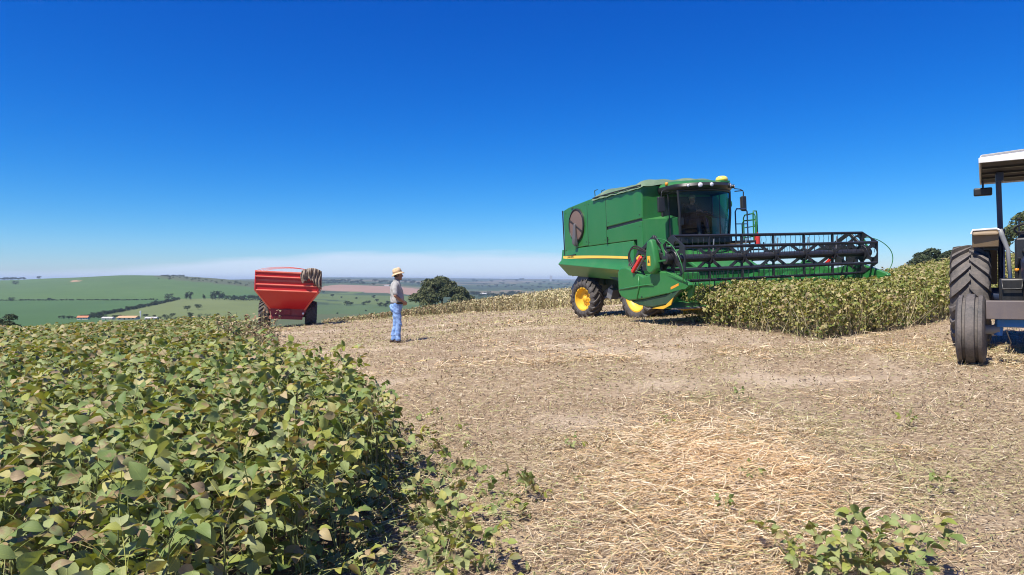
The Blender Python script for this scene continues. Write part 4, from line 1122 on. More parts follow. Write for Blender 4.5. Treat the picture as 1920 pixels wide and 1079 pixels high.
def ellip(z, cx, cy, rx, ry, n=18):
    return [(cx + rx * math.cos(a), cy + ry * math.sin(a), z) for a in [2 * math.pi * k / n for k in range(n)]]
def hand(m_, wrist, along, palm_n, side):
    """palm, four unequal bent fingers and a thumb leaving the side of the palm"""
    a = Vector(along).normalized(); n = Vector(palm_n).normalized(); s = a.cross(n).normalized() * side; w = Vector(wrist)
    k = w + a * .085
    m_.capsule(w + a * .01, w + a * .05, .026, .032, 10)
    for q in (-.027, -.009, .009, .027): m_.capsule(w + a * .02 + s * q * .8, k + s * q, .017, .013, 8)
    for q, L in zip((-.03, -.010, .010, .029), (.060, .076, .082, .072)):
        p0 = k + s * q; p1 = p0 + a * L * .5 + n * .012; p2 = p1 + a * L * .38 + n * .034
        m_.capsule(p0, p1, .0095, .009, 8); m_.capsule(p1, p2, .009, .0075, 8)
    b0 = w + a * .03 + s * .03; b1 = b0 + a * .03 + s * .026 + n * .012; b2 = b1 + a * .034 + s * .004 + n * .014
    m_.capsule(b0, b1, .013, .011, 8); m_.capsule(b1, b2, .011, .009, 8)
def head(m_, c, fwd=1.0):
    x, y, z = c
    m_.ball((x - .008, y, z + .03), (.098, .077, .098), 16, 12)
    m_.ball((x + .026, y, z - .035), (.068, .058, .080), 14, 10)
    m_.capsule((x + .05, y, z - .088), (x + .068, y, z - .090), .028, .022, 10)            # chin
    m_.capsule((x + .088, y, z + .022), (x + .110, y, z - .020), .010, .015, 8)            # nose
    m_.capsule((x + .078, y - .028, z + .030), (x + .078, y + .028, z + .030), .013, .013, 8)  # brow
    m_.capsule((x + .082, y - .018, z - .055), (x + .082, y + .018, z - .055), .010, .010, 8)  # lips
    for s in (-1, 1): m_.ball((x - .012, y + s * .080, z), (.018, .010, .032), 8, 6)

def make_person():
    gx, gy = -2.69, 15.9
    root = empty('person', (gx, gy, hz(gx, gy) - .012), Matrix.Rotation(RAD(6), 3, 'Z'))
    tag(root, 'person in straw hat, grey shirt and jeans watching with hands at the waist', 'person')
    # skin: head, neck and arms
    m_ = MB(); head(m_, (.035, 0, 1.585))
    m_.capsule((-.005, 0, 1.40), (.012, 0, 1.53), .062, .056)
    for s in (-1, 1):
        el = (-.01, s * .265, 1.115); wr = (.165, s * .150, .965)
        m_.capsule((-.02, s * .195, 1.33), el, .044, .042); m_.capsule(el, wr, .042, .029)
        hand(m_, wr, (.55, -s * .62, -.42), (-.5, -s * .5, .2), s)
    m_.capsule((0, 0, 1.36), (-.02, .19, 1.33), .04, .04); m_.capsule((0, 0, 1.36), (-.02, -.19, 1.33), .04, .04)
    body = remeshed('body', m_, .0075, SKIN, root, 3)
    # shirt: torso with a slight belly, short sleeves, collar
    m_ = MB().loft([ellip(.93, .005, 0, .140, .180), ellip(1.0, .012, 0, .152, .182), ellip(1.08, .018, 0, .158, .180), ellip(1.18, .005, 0, .148, .182), ellip(1.28, -.01, 0, .138, .192), ellip(1.36, -.018, 0, .118, .185), ellip(1.42, -.012, 0, .09, .12), ellip(1.455, -.002, 0, .070, .075)])
    for s in (-1, 1):
        m_.capsule((-.015, s * .165, 1.375), (-.022, s * .225, 1.26), .074, .072); m_.capsule((-.022, s * .225, 1.27), (-.015, s * .25, 1.175), .072, .070)
    sh = remeshed('shirt', m_, .010, SHIRT, root, 5, .008, 26)
    MB().lathe([(.066, 1.440), (.078, 1.452), (.074, 1.482), (.066, 1.478)], (.002, 0, 0), axis='z', n=20).build('collar', SHIRT, root, smooth=True)
    MB().loft([ellip(.918, .006, 0, .146, .186, 28), ellip(.958, .006, 0, .148, .186, 28)]).build('belt', BELT, root, smooth=True)
    MB().box((.156, 0, .938), (.012, .05, .036)).build('buckle', M['steel'], root, bevel=.004)
    # jeans
    m_ = MB().loft([ellip(.94, .004, 0, .140, .178), ellip(.88, -.006, 0, .146, .186), ellip(.80, -.010, 0, .142, .188), ellip(.74, -.004, 0, .110, .170)])
    for s, dx in ((-1, .02), (1, -.03)):
        kn = (dx * 1.6 + .025, s * .105, .47); an = (dx * 2.2 - .01, s * .10, .095)
        m_.capsule((-.005, s * .088, .80), kn, .100, .068); m_.capsule(kn, an, .068, .058)
        m_.capsule((kn[0] - .02, kn[1], .33), (an[0] - .015, an[1], .2), .064, .056)
        for z in (.11, .15, .42, .52): m_.lathe([(.054, -.012), (.068, 0), (.054, .012)], (an[0] + (kn[0] - an[0]) * (z - .09) / .38, s * .10, z), axis='z', n=14, cap=True)
    remeshed('jeans', m_, .010, JEANS, root, 3, .009, 40)
    for s, dx in ((-1, .044), (1, -.066)):
        m_ = MB().capsule((dx - .06, s * .10, .045), (dx + .14, s * .115, .036), .046, .036).capsule((dx - .02, s * .10, .05), (dx - .01, s * .10, .13), .05, .05)
        b_ = remeshed('boot', m_, .010, BOOT, root, 3)
    # hair and straw hat
    MB().ball((.012, 0, 1.605), (.098, .083, .085), 14, 8).build('hair', HAIR, root, smooth=True)
    hat = part_empty('hat', root, (.022, 0, 1.640), (0, RAD(-17), 0))
    MB().loft([ellip(.0, 0, 0, .108, .094, 24), ellip(.05, 0, 0, .106, .092, 24), ellip(.095, 0, 0, .094, .080, 24), ellip(.118, 0, 0, .068, .056, 24), ellip(.122, 0, 0, .02, .015, 24)]).build('hat_crown', HATM, hat, smooth=True)
    rings = []
    for r_, dz in ((.0, .004), (.026, -.012), (.050, -.036), (.048, -.042), (.022, -.02), (-.004, -.008)):
        rings.append([(x, y, dz - .012 * math.cos(2 * math.atan2(y, x)) * (r_ / .068 if r_ > 0 else 0)) for x, y, z in ellip(0, 0, 0, .108 + r_, .094 + r_, 28)])
    MB().loft(rings, cap=False).build('hat_brim', HATM, hat, smooth=True)
    MB().loft([ellip(.004, 0, 0, .1095, .0955, 24), ellip(.028, 0, 0, .1085, .0945, 24)], cap=False).build('hat_band', plain('hat_band_cloth', (.45, .30, .16), .8), hat, smooth=True)
    return root
person = make_person()

def make_driver():
    root = bpy.data.objects.new('person', None); C.objects.link(root)
    bpy.context.view_layer.update()
    root.matrix_world = combine.matrix_world @ Matrix.Translation((.26, .05, 2.68))
    tag(root, 'driver in dark clothes seated in the combine cab, arm stretched forward', 'person')
    m_ = MB(); head(m_, (.02, 0, .68))
    m_.capsule((-.03, 0, .50), (-.005, 0, .62), .06, .055)
    arms = {1: ((-.02, .24, .28), (.30, .22, .30)), -1: ((.12, -.26, .30), (.44, -.14, .33))}
    for s in (-1, 1):
        el, wr = arms[s]
        m_.capsule((-.05, s * .19, .46), el, .05, .043); m_.capsule(el, wr, .043, .03)
        hand(m_, wr, (.8, -s * .2, -.1), (.1, -s * .2, -.9), s)
        m_.capsule((-.05, 0, .46), (-.05, s * .19, .46), .05, .05)
    remeshed('body', m_, .0085, SKIN, root, 3)
    m_ = MB().loft([ellip(-.02, -.02, 0, .15, .18), ellip(.12, -.01, 0, .155, .18), ellip(.28, -.03, 0, .145, .19), ellip(.42, -.05, 0, .125, .19), ellip(.50, -.045, 0, .09, .12), ellip(.54, -.035, 0, .07, .07)])
    for s in (-1, 1):
        el, wr = arms[s]; m_.capsule((-.05, s * .17, .45), el, .074, .06); m_.capsule(el, Vector(el).lerp(Vector(wr), .8), .058, .045)
    remeshed('shirt', m_, .013, DARK, root, 5)
    m_ = MB().capsule((-.03, .09, .0), (-.03, -.09, .0), .13, .13)
    for s in (-1, 1):
        m_.capsule((-.02, s * .10, .01), (.42, s * .13, .05), .10, .07); m_.capsule((.42, s * .13, .05), (.50, s * .13, -.36), .068, .05)
    remeshed('trousers', m_, .014, DARK, root, 4)
    for s in (-1, 1): remeshed('shoe', MB().capsule((.46, s * .13, -.38), (.62, s * .14, -.37), .045, .038), .012, BOOT, root, 2)
    m_ = MB().ball((.012, 0, .735), (.108, .088, .075), 14, 8); m_.capsule((.10, 0, .735), (.15, 0, .728), .02, .012)
    remeshed('cap', m_, .010, cloth('cap_cloth', (.30, .30, .22), (.42, .42, .30)), root, 2)
    return root
driver = make_driver()
# ------------------------------------------------------------------ soybean leaves
def leaflet(lod, fold=.35, droop=.6, twist=0.0):
    """one ovate pointed leaflet of length 1: verts, uv, triangles (x along, z up)"""
    st = {0: ([0, .14, .36, .60, .83, 1], [0, .27, .37, .31, .15, 0]), 1: ([0, .30, .68, 1], [0, .35, .27, 0]), 2: ([0, .45, 1], [0, .36, 0])}[lod]
    V, UV, rows = [], [], []
    for t, w in zip(*st):
        a = droop * t
        x = math.sin(a) / droop if droop > .01 else t
        z = -(1 - math.cos(a)) / droop if droop > .01 else 0
        tw = twist * t
        idx = []
        for c in ((0,) if w == 0 else ((-1, 0, 1) if lod < 2 else (-1, 1))):
            up = abs(c) * w * math.sin(fold) + (.16 * math.sin(8 * t + 2.2 * c) * w * abs(c))
            y = c * w * math.cos(fold)
            idx.append(len(V)); V.append((x - z * 0 + up * math.sin(a) * .4, y * math.cos(tw), z + up + y * math.sin(tw))); UV.append((t, .5 + .5 * c))
        rows.append(idx)
    T = []
    for r0, r1 in zip(rows[:-1], rows[1:]):
        if len(r0) == 1:
            for k in range(len(r1) - 1): T.append((r0[0], r1[k + 1], r1[k]))
        elif len(r1) == 1:
            for k in range(len(r0) - 1): T.append((r0[k], r0[k + 1], r1[0]))
        else:
            for k in range(len(r0) - 1): T += [(r0[k], r0[k + 1], r1[k + 1]), (r0[k], r1[k + 1], r1[k])]
    return np.array(V), np.array(UV), np.array(T)

def rotm(az, pitch, roll):
    """rows of 3x3 matrices: roll about x, then pitch (up +), then azimuth"""
    az, pitch, roll = np.broadcast_arrays(np.asarray(az, float), np.asarray(pitch, float), np.asarray(roll, float))
    ca, sa, cp, sp, cr, sr = np.cos(az), np.sin(az), np.cos(pitch), np.sin(pitch), np.cos(roll), np.sin(roll)
    X = np.stack([ca * cp, sa * cp, sp], -1)
    Y = np.stack([-sa * cr + ca * sp * sr * -1, ca * cr - sa * sp * sr, cp * sr], -1)
    Z = np.cross(X, Y)
    return np.stack([X, Y, Z], -1)

def trifoliate(lod, seed, petiole=.16, size=1.0, with_petiole=True):
    """a compound leaf: petiole along +x and three leaflets; leaflet length = size"""
    r = np.random.default_rng(seed); VV, UU, TT, CC = [], [], [], []; b = 0
    rise = .16
    tip = np.array([petiole, 0, rise * petiole * 1.6])
    if with_petiole:
        for k, (p, q, rad) in enumerate(((np.zeros(3), np.array([petiole * .5, 0, rise * petiole * 1.1]), .0022), (np.array([petiole * .5, 0, rise * petiole * 1.1]), tip, .0018))):
            o = [(0, rad, 0), (0, -rad * .5, rad * .87), (0, -rad * .5, -rad * .87)]
            VV.append(np.array([p + np.array(x) for x in o] + [q + np.array(x) for x in o])); UU.append(np.full((6, 2), .5))
            TT.append(np.array([(0, 1, 4), (0, 4, 3), (1, 2, 5), (1, 5, 4), (2, 0, 3), (2, 3, 5)]) + b); CC.append(np.tile([.30, 0, 0, 1], (6, 1))); b += 6
    for k, az in enumerate((0, 1.25, -1.25)):
        V, UV, T = leaflet(lod, r.uniform(.1, .55), r.uniform(.35, .95), r.uniform(-.5, .5))
        s = size * (1.0 if k == 0 else r.uniform(.78, .95))
        R = rotm(az + r.uniform(-.25, .25), r.uniform(-.85, .25), r.uniform(-.7, .7))
        off = tip + np.array([.022 if k == 0 else 0, 0, 0])
        VV.append((R @ (V * s).T).T + off); UU.append(UV); TT.append(T + b); b += len(V)
        CC.append(np.tile([r.uniform(0, .28), r.uniform(-.6, 1), r.uniform(), 1], (len(V), 1)))
    return np.concatenate(VV), np.concatenate(UU), np.concatenate(TT), np.concatenate(CC)

LEAF_STOPS = [(0, (.110, .168, .048)), (.20, (.165, .225, .07)), (.40, (.235, .285, .105)), (.58, (.30, .33, .155)), (.70, (.21, .255, .05)), (.82, (.32, .33, .085)), (.90, (.40, .35, .18)), (.95, (.36, .26, .17)), (1.0, (.10, .155, .045))]
SOY = foliage_mat('soybean_leaf', [(p, tuple(min(.6, v * 1.02) for v in c)) for p, c in LEAF_STOPS], .24, .55, veins=True, spots=.8, spotcol=(.30, .20, .12), noise_scale=17, spec=.35)
SOYFAR = foliage_mat('soybean_leaf_far', [(0, (.085, .13, .035)), (.3, (.145, .19, .055)), (.5, (.22, .25, .09)), (.66, (.30, .30, .10)), (.8, (.40, .36, .19)), (.92, (.31, .23, .12)), (1, (.09, .13, .04))], .28, .6, spots=.5, spotcol=(.34, .22, .13), noise_scale=6)
RIPE = foliage_mat('ripening_soybean_leaf', [(0, (.055, .095, .018)), (.25, (.10, .15, .030)), (.48, (.165, .205, .050)), (.66, (.26, .27, .065)), (.82, (.42, .38, .18)), (.93, (.38, .29, .17)), (1, (.08, .11, .03))], .28, .6, spots=.4, noise_scale=7)
STEM = tinted_mat('soybean_stem', 0, .7)
POD = plain('soybean_pod', (.24, .25, .10), .8, vary=.4, scale=30)

NVAR = 10
_var0 = [trifoliate(0, 100 + k, .10 + .017 * k, .098 + .006 * (k % 4)) for k in range(NVAR)]
leaf_meshes = []
for k in range(NVAR):
    me = fast_mesh('leaf', _var0[k][0], _var0[k][2], _var0[k][1], _var0[k][3], True); me.materials.append(SOY); leaf_meshes.append(me)
_var1 = [trifoliate(1, 200 + k, .09, .118, False) for k in range(NVAR)]
_var2 = [trifoliate(2, 300 + k, .09, .125, False) for k in range(NVAR)]

def cloud(variants, P, az, pitch, roll, scale, rng, bright=None):
    """many leaves as one set of arrays; each leaf gets its own colour"""
    n = len(P); which = rng.integers(0, len(variants), n); R = rotm(az, pitch, roll); scale = np.broadcast_to(scale, (n,))
    VV, UU, TT, CC = [], [], [], []; b = 0
    for k, (V, UV, T, Ct) in enumerate(variants):
        m = which == k; c = int(m.sum())
        if not c: continue
        W = np.einsum('nij,vj->nvi', R[m], V) * scale[m][:, None, None] + P[m][:, None, :]
        t = np.tile(Ct, (c, 1, 1)); rnd = rng.uniform(0, 1, c) if bright is None else bright[m]
        t[:, :, 0] = (t[:, :, 0] + rnd[:, None]) % 1.0; t[:, :, 1] += rng.uniform(-.3, .3, c)[:, None]
        VV.append(W.reshape(-1, 3)); UU.append(np.tile(UV, (c, 1))); CC.append(t.reshape(-1, 4))
        TT.append((T[None] + (np.arange(c) * len(V))[:, None, None]).reshape(-1, 3) + b); b += c * len(V)
    return np.concatenate(VV), np.concatenate(UU), np.concatenate(TT), np.concatenate(CC)

def ribbons(P, az, pitch, length, width, bend, col, rng, stations=3, roll=None):
    """thin straws and stems: ribbons with a bend, one colour each"""
    n = len(P); R = rotm(az, pitch, rng.uniform(-.8, .8, n) if roll is None else roll)
    t = np.linspace(0, 1, stations)
    X = t[None] * length[:, None]; Yb = bend[:, None] * (t[None] ** 2) * length[:, None]
    L = np.zeros((n, stations * 2, 3))
    w = np.stack([1 - .35 * t] * 2, 1).ravel()[None] * np.tile([-.5, .5], stations)[None] * width[:, None]
    L[:, :, 0] = np.repeat(X, 2, 1); L[:, :, 1] = np.repeat(Yb, 2, 1) + w; L[:, :, 2] = np.repeat(np.abs(bend)[:, None] * .35 * np.sin(math.pi * t)[None] * length[:, None], 2, 1)
    W = np.einsum('nij,nvj->nvi', R, L) + P[:, None, :]
    T = []
    for k in range(stations - 1): T += [(2 * k, 2 * k + 1, 2 * k + 3), (2 * k, 2 * k + 3, 2 * k + 2)]
    T = (np.array(T)[None] + (np.arange(n) * stations * 2)[:, None, None]).reshape(-1, 3)
    Cc = np.ones((n, stations * 2, 4)); Cc[:, :, :3] = col[:, None, :]
    return W.reshape(-1, 3), T, Cc.reshape(-1, 4)

def pick(rng, n, cols, w=None, var=.18):
    c = np.array(cols, float)[rng.choice(len(cols), n, p=None if w is None else np.array(w) / np.sum(w))]
    return np.clip(c * (1 + rng.uniform(-var, var, (n, 1))), .005, 1)

# ------------------------------------------------------------------ individual soybean plants in the foreground
def plant_proto(seed, H, nleaf, spread=1.0, low=.30):
    r = np.random.default_rng(seed); mbx = MB(); lean = r.uniform(-.08, .08, 2)
    def axis(z): return np.array([lean[0] * (z / H) ** 2 + .01 * math.sin(9 * z + seed), lean[1] * (z / H) ** 2 + .01 * math.cos(8 * z + seed), z])
    mbx.tube([axis(H * q * .93) for q in (0, .2, .4, .6, .8, 1)], [.006, .0055, .005, .0042, .0035, .0022], 6)
    for k in range(2):
        z0 = r.uniform(.12, .3) * H; a = r.uniform(0, 6.28); d = np.array([math.cos(a), math.sin(a), 0])
        mbx.tube([axis(z0), axis(z0) + d * .08 * H + [0, 0, .2 * H], axis(z0) + d * .12 * H + [0, 0, .42 * H]], [.004, .0035, .002], 5)
    pods = MB()
    for k in range(11):
        z = r.uniform(.2, .85) * H; a = r.uniform(0, 6.28); d = np.array([math.cos(a), math.sin(a), r.uniform(-.9, .2)])
        p = axis(z); L = r.uniform(.035, .05)
        pods.tube([p, p + d * L * .3, p + d * L * .75, p + d * L], [.002, .0052, .0048, .0012], 5)
    leaves = []
    a = r.uniform(0, 6.28)
    for k in range(nleaf):
        q = (k + .5) / nleaf; z = H * (low + (1 - low) * q ** .7); a += 2.4 + r.uniform(-.5, .5)
        leaves.append((int(r.integers(0, NVAR)), axis(z), a, r.uniform(-.15, .55) + .35 * q, r.uniform(-.35, .35), (1.12 - .35 * q) * r.uniform(.8, 1.15) * spread))
    stem = mbx.mesh('stem'); t_ = stem.attributes.new('tint', 'FLOAT_COLOR', 'POINT')
    t_.data.foreach_set('color', np.tile([.17, .20, .075, 1], (len(stem.vertices), 1)).astype(np.float32).ravel()); stem.materials.append(STEM)
    pm = pods.mesh('pods'); pm.materials.append(POD)
    fv = [_var0[l[0]] for l in leaves]; VV, UU, TT, CC = [], [], [], []; b = 0
    for (vi, p, az, pi_, ro, sc) in leaves:
        V, U, T, Ct = _var0[vi]; R = rotm(az, pi_, ro); VV.append((R @ V.T).T * sc + p); UU.append(U); TT.append(T + b); b += len(V)
        c2 = Ct.copy(); c2[:, 0] = (c2[:, 0] + r.uniform()) % 1; CC.append(c2)
    fm = fast_mesh('foliage', np.concatenate(VV), np.concatenate(TT), np.concatenate(UU), np.concatenate(CC), True); fm.materials.append(SOY)
    return dict(stem=stem, pods=pm, foliage=fm, leaves=leaves, H=H)
PROTOS = [plant_proto(500 + k, .74 + .012 * k, 13) for k in range(8)]
EDGE = [plant_proto(540 + k, .66 + .02 * k, 19, .92, .10) for k in range(5)]
SMALL = [plant_proto(600 + k, .22 + .03 * k, 6, .95) for k in range(4)]
LOW = [plant_proto(620 + k, .13 + .02 * k, 9, .68) for k in range(4)]

def soy_plant(pr, x, y, rz, sc, label, group, detailed=True, tilt=(0, 0), name='soybean_plant', sink=.01):
    root = bpy.data.objects.new(name, None); C.objects.link(root); root.empty_display_size = .05
    root.location = (x, y, hz(x, y) - sink); root.rotation_euler = (tilt[0], tilt[1], rz); root.scale = (sc, sc, sc)
    tag(root, label, 'plant', group)
    def ch(nm, me):
        o = bpy.data.objects.new(nm, me); C.objects.link(o); o.parent = root; return o
    ch('stem', pr['stem']); ch('pods', pr['pods'])['kind'] = 'stuff'
    if detailed:
        for (vi, p, az, pi_, ro, s2) in pr['leaves']:
            o = ch('leaf', leaf_meshes[vi]); R = rotm(az, pi_, ro)
            M4 = Matrix([list(R[0]) + [p[0]], list(R[1]) + [p[1]], list(R[2]) + [p[2]], [0, 0, 0, 1]])
            o.matrix_basis = M4 @ Matrix.Scale(s2, 4)
    else: ch('foliage', pr['foliage'])
    return root

def near_spots():
    r = np.random.default_rng(21); out = []
    for y in np.arange(1.25, 9.2, .235):
        for x in np.arange(-.6, -8, -.235):
            xx, yy = x + r.uniform(-.09, .09), y + r.uniform(-.09, .09)
            d = float(left_depth(np.array(xx), np.array(yy)))
            if d < r.uniform(-.06, .10): continue
            s = xx / yy
            if s < -.75 - .5 / yy: continue
            out.append((math.hypot(xx, yy), xx, yy, d))
    out.sort(); return out
SPOTS = near_spots()
NEAR_N = 285
_r = random.Random(9)
for i, (dist, x, y, d) in enumerate(SPOTS[:NEAR_N]):
    soy_plant(_r.choice(EDGE if d < .42 else PROTOS), x, y, _r.uniform(0, 6.28), _r.uniform(.88, 1.10), 'leafy green soybean plant in the dense crop filling the left foreground', 'soybean plants of the left foreground', i < 150, (_r.uniform(-.1, .1), _r.uniform(-.1, .1)))
_rad = SPOTS[NEAR_N][0] if len(SPOTS) > NEAR_N else 9.0

# ------------------------------------------------------------------ the rest of the left crop, one mass
def left_mass():
    rng = np.random.default_rng(31); parts = []
    def region(d0, d1, dens, var, scl):
        A = (d1 - d0) * (d1 * .80 + 3); n = int(A * dens)
        y = rng.uniform(d0 - 3, d1, n); x = -rng.uniform(0, 1, n) * (d1 * .80 + 3)
        ld = left_depth(x, y); dist = np.hypot(x, y)
        keep = (ld > rng.uniform(-.10, .06, n)) & (dist > max(_rad - .12, d0)) & (dist <= d1) & (x / np.maximum(y, .1) > -.80) & (y > .5)
        x, y, ld = x[keep], y[keep], ld[keep]; n = len(x)
        top = .74 + .07 * fbm(x * 1.3, y * 1.3, 7) + .03 * np.sin(x * 8)
        q = rng.uniform(0, 1, n); q = np.where(ld < .45, q ** .8, q ** .28)
        z = height(x, y) + top * (.22 + .78 * q) * np.where(ld < .3, .88, 1)
        az = rng.uniform(0, 6.28, n)
        P = np.stack([x, y, z], 1)
        parts.append(cloud(var, P, az, rng.uniform(-.5, .5, n), rng.uniform(-.75, .75, n), scl * rng.uniform(.75, 1.25, n), rng))
    region(_rad - .3, 14, 230, _var1, 1.0)
    region(14, 38, 105, _var2, 1.15)
    VV, UU, TT, CC = [], [], [], []; b = 0
    for V, U, T, Ct in parts: VV.append(V); UU.append(U); TT.append(T + b); CC.append(Ct); b += len(V)
    me = fast_mesh('soybean_crop', np.concatenate(VV), np.concatenate(TT), np.concatenate(UU), np.concatenate(CC), True)
    o = link_mesh('soybean_crop', me, SOYFAR)
    tag(o, 'dense green soybean canopy running from the left foreground to the crest', 'soybean crop', kind='stuff')
left_mass()

# stems under the canopy edge of the left crop
def crop_stems(name, x, y, h, cols, w, label, cat, lean=.12, width=(.006, .010), stations=3):
    rng = np.random.default_rng(41); n = len(x)
    P = np.stack([x, y, height(x, y) - .01], 1)
    V, T, Cc = ribbons(P, rng.uniform(0, 6.28, n), math.pi / 2 - np.abs(rng.normal(0, lean, n)), h, rng.uniform(*width, n), rng.uniform(-.12, .12, n), pick(rng, n, cols, w), rng, stations, rng.uniform(0, 3.14, n))
    me = fast_mesh(name, V, T, tint=Cc)
    tag(link_mesh(name, me, STEM), label, cat, kind='stuff')
_g = np.random.default_rng(43)
_y = _g.uniform(5, 24, 5200); _x = np.interp(_y, LEFT_EDGE[:, 1], LEFT_EDGE[:, 0]) - _g.uniform(-.08, .9, 5200)
crop_stems('soybean_stems', _x, _y, _g.uniform(.4, .75, 5200), [(.20, .22, .08), (.30, .25, .13), (.15, .13, .07)], [3, 2, 1], 'thin soybean stems along the open edge of the left crop', 'soybean stems')

# ------------------------------------------------------------------ standing ripe crop on the right
def right_mass():
    rng = np.random.default_rng(51)
    front = [0, 1]
    # thick front faces
    n = 270000; x = rng.uniform(4, 24, n); y = rng.uniform(11, 33, n)
    jx, jy = x + .22 * fbm(x * 2.1, y * 2.1, 91, 3), y + .22 * fbm(x * 2.1, y * 2.1, 93, 3)
    ok = in_poly(RIGHT_POLY, jx, jy); x, y = x[ok], y[ok]
    d = np.where(in_poly(RIGHT_POLY, x, y), poly_dist(RIGHT_POLY, x, y, [0, 1, 2]), 0); dist = np.hypot(x, y)
    keep = rng.uniform(0, 1, len(x)) < np.where(d < .9, 1.0, np.clip(14 / dist, .2, .55))
    x, y, d = x[keep], y[keep], d[keep]; n = len(x)
    rag = fbm(x * 1.1, y * 1.1, 17)
    top = .90 + .12 * rag + .10 * fbm(x * 4, y * 4, 19, 2)
    top = top * np.clip(.80 + d * .5, .8, 1)
    q = rng.uniform(0, 1, n); q = np.where(d < .7, .06 + .94 * q ** .85, q ** .22)
    z = height(x, y) + top * q
    tone = np.clip(-.06 + .66 * rng.uniform(0, 1, n) ** 1.1 + .20 * (1 - q) + .16 * rag, 0, .97)
    V, U, T, Ct = cloud(_var2, np.stack([x, y, z], 1), rng.uniform(0, 6.28, n), rng.uniform(-.8, .5, n), rng.uniform(-.9, .9, n), rng.uniform(.4, .78, n) * np.where(q < .3, .85, 1), rng, tone * .9)
    o = link_mesh('ripe_soybean_crop', fast_mesh('ripe_soybean_crop', V, T, U, Ct, True), RIPE)
    tag(o, 'ripening yellow green soybean stand in front of the combine reel', 'soybean crop', kind='stuff')
    m = 26000; x = rng.uniform(4, 16, m); y = rng.uniform(11, 20, m); ok = in_poly(RIGHT_POLY, x, y); x, y = x[ok], y[ok]
    d = poly_dist(RIGHT_POLY, x, y, [0, 1, 2]); ok = (d < .7) & (rng.uniform(0, 1, len(x)) < .42); x, y, d = x[ok], y[ok], d[ok]; n = len(x)
    crop_stems('ripe_soybean_stems', x, y, rng.uniform(.25, .80, n), [(.46, .40, .22), (.38, .34, .16), (.27, .28, .10), (.52, .44, .29)], [3, 3, 2, 2], 'pale dry stems at the foot of the right soybean stand', 'soybean stems', .42, (.006, .012))
right_mass()

# ------------------------------------------------------------------ dry stand on the crest in the middle distance
def crest_stand():
    rng = np.random.default_rng(61)
    n = 60000; s = rng.uniform(-.275, .42, n); y = rng.uniform(30, 56, n); x = s * y
    f0 = np.interp(s, [-.31, -.25, -.05, .10, .42], [35.5, 36.5, 37.5, 33.5, 31])
    ok = (y > f0 + 1.6 * fbm(x * .6, s * 3, 3) + rng.normal(0, .5, n)) & (rng.uniform(0, 1, n) < np.clip(1.25 - (y - f0) / 22, .25, 1)); x, y, s = x[ok], y[ok], s[ok]; f0 = f0[ok]; n = len(x)
    g = np.clip((s + .12) / .2, 0, 1)[:, None]
    col = pick(rng, n, [(.27, .20, .11), (.36, .28, .16), (.22, .19, .09), (.17, .18, .07)]) * (1 - g) + pick(rng, n, [(.52, .43, .23), (.44, .37, .19), (.60, .50, .31), (.36, .34, .15)]) * g
    P = np.stack([x, y, height(x, y) - .02], 1)
    V, T, Cc = ribbons(P, rng.uniform(0, 6.28, n), math.pi / 2 - np.abs(rng.normal(0, .45, n)), rng.uniform(.15, .62, n) * (1 + .35 * fbm(x * .7, y * .7, 13)) * np.interp(s, [-.28, -.18, -.1, .05], [.4, .6, 1, 1.5]), rng.uniform(.015, .035, n), rng.uniform(-.25, .25, n), col, rng, 3, rng.uniform(0, 3.14, n))
    # small dry leaves and tufts
    k = 90000; i = rng.integers(0, n, k); P2 = P[i] + np.stack([rng.normal(0, .06, k), rng.normal(0, .06, k), (rng.uniform(.02, .62, k) + .15 * fbm(x[i] * 1.2, y[i] * 1.2, 15)) * np.interp(s[i], [-.28, -.18, -.1, .05], [.4, .6, 1, 1.4])], 1)
    V2, T2, C2 = ribbons(P2, rng.uniform(0, 6.28, k), rng.uniform(-1, 1, k), rng.uniform(.06, .13, k), rng.uniform(.04, .08, k), rng.uniform(-.4, .4, k), col[i] * rng.uniform(.8, 1.25, (k, 1)), rng, 2)
    me = fast_mesh('dry_soybean_stand', np.concatenate([V, V2]), np.concatenate([T, T2 + len(V)]), tint=np.concatenate([Cc, C2]))
    tag(link_mesh('dry_soybean_stand', me, STEM), 'dry tan standing crop along the crest behind the watching person', 'dry crop', kind='stuff')
crest_stand()

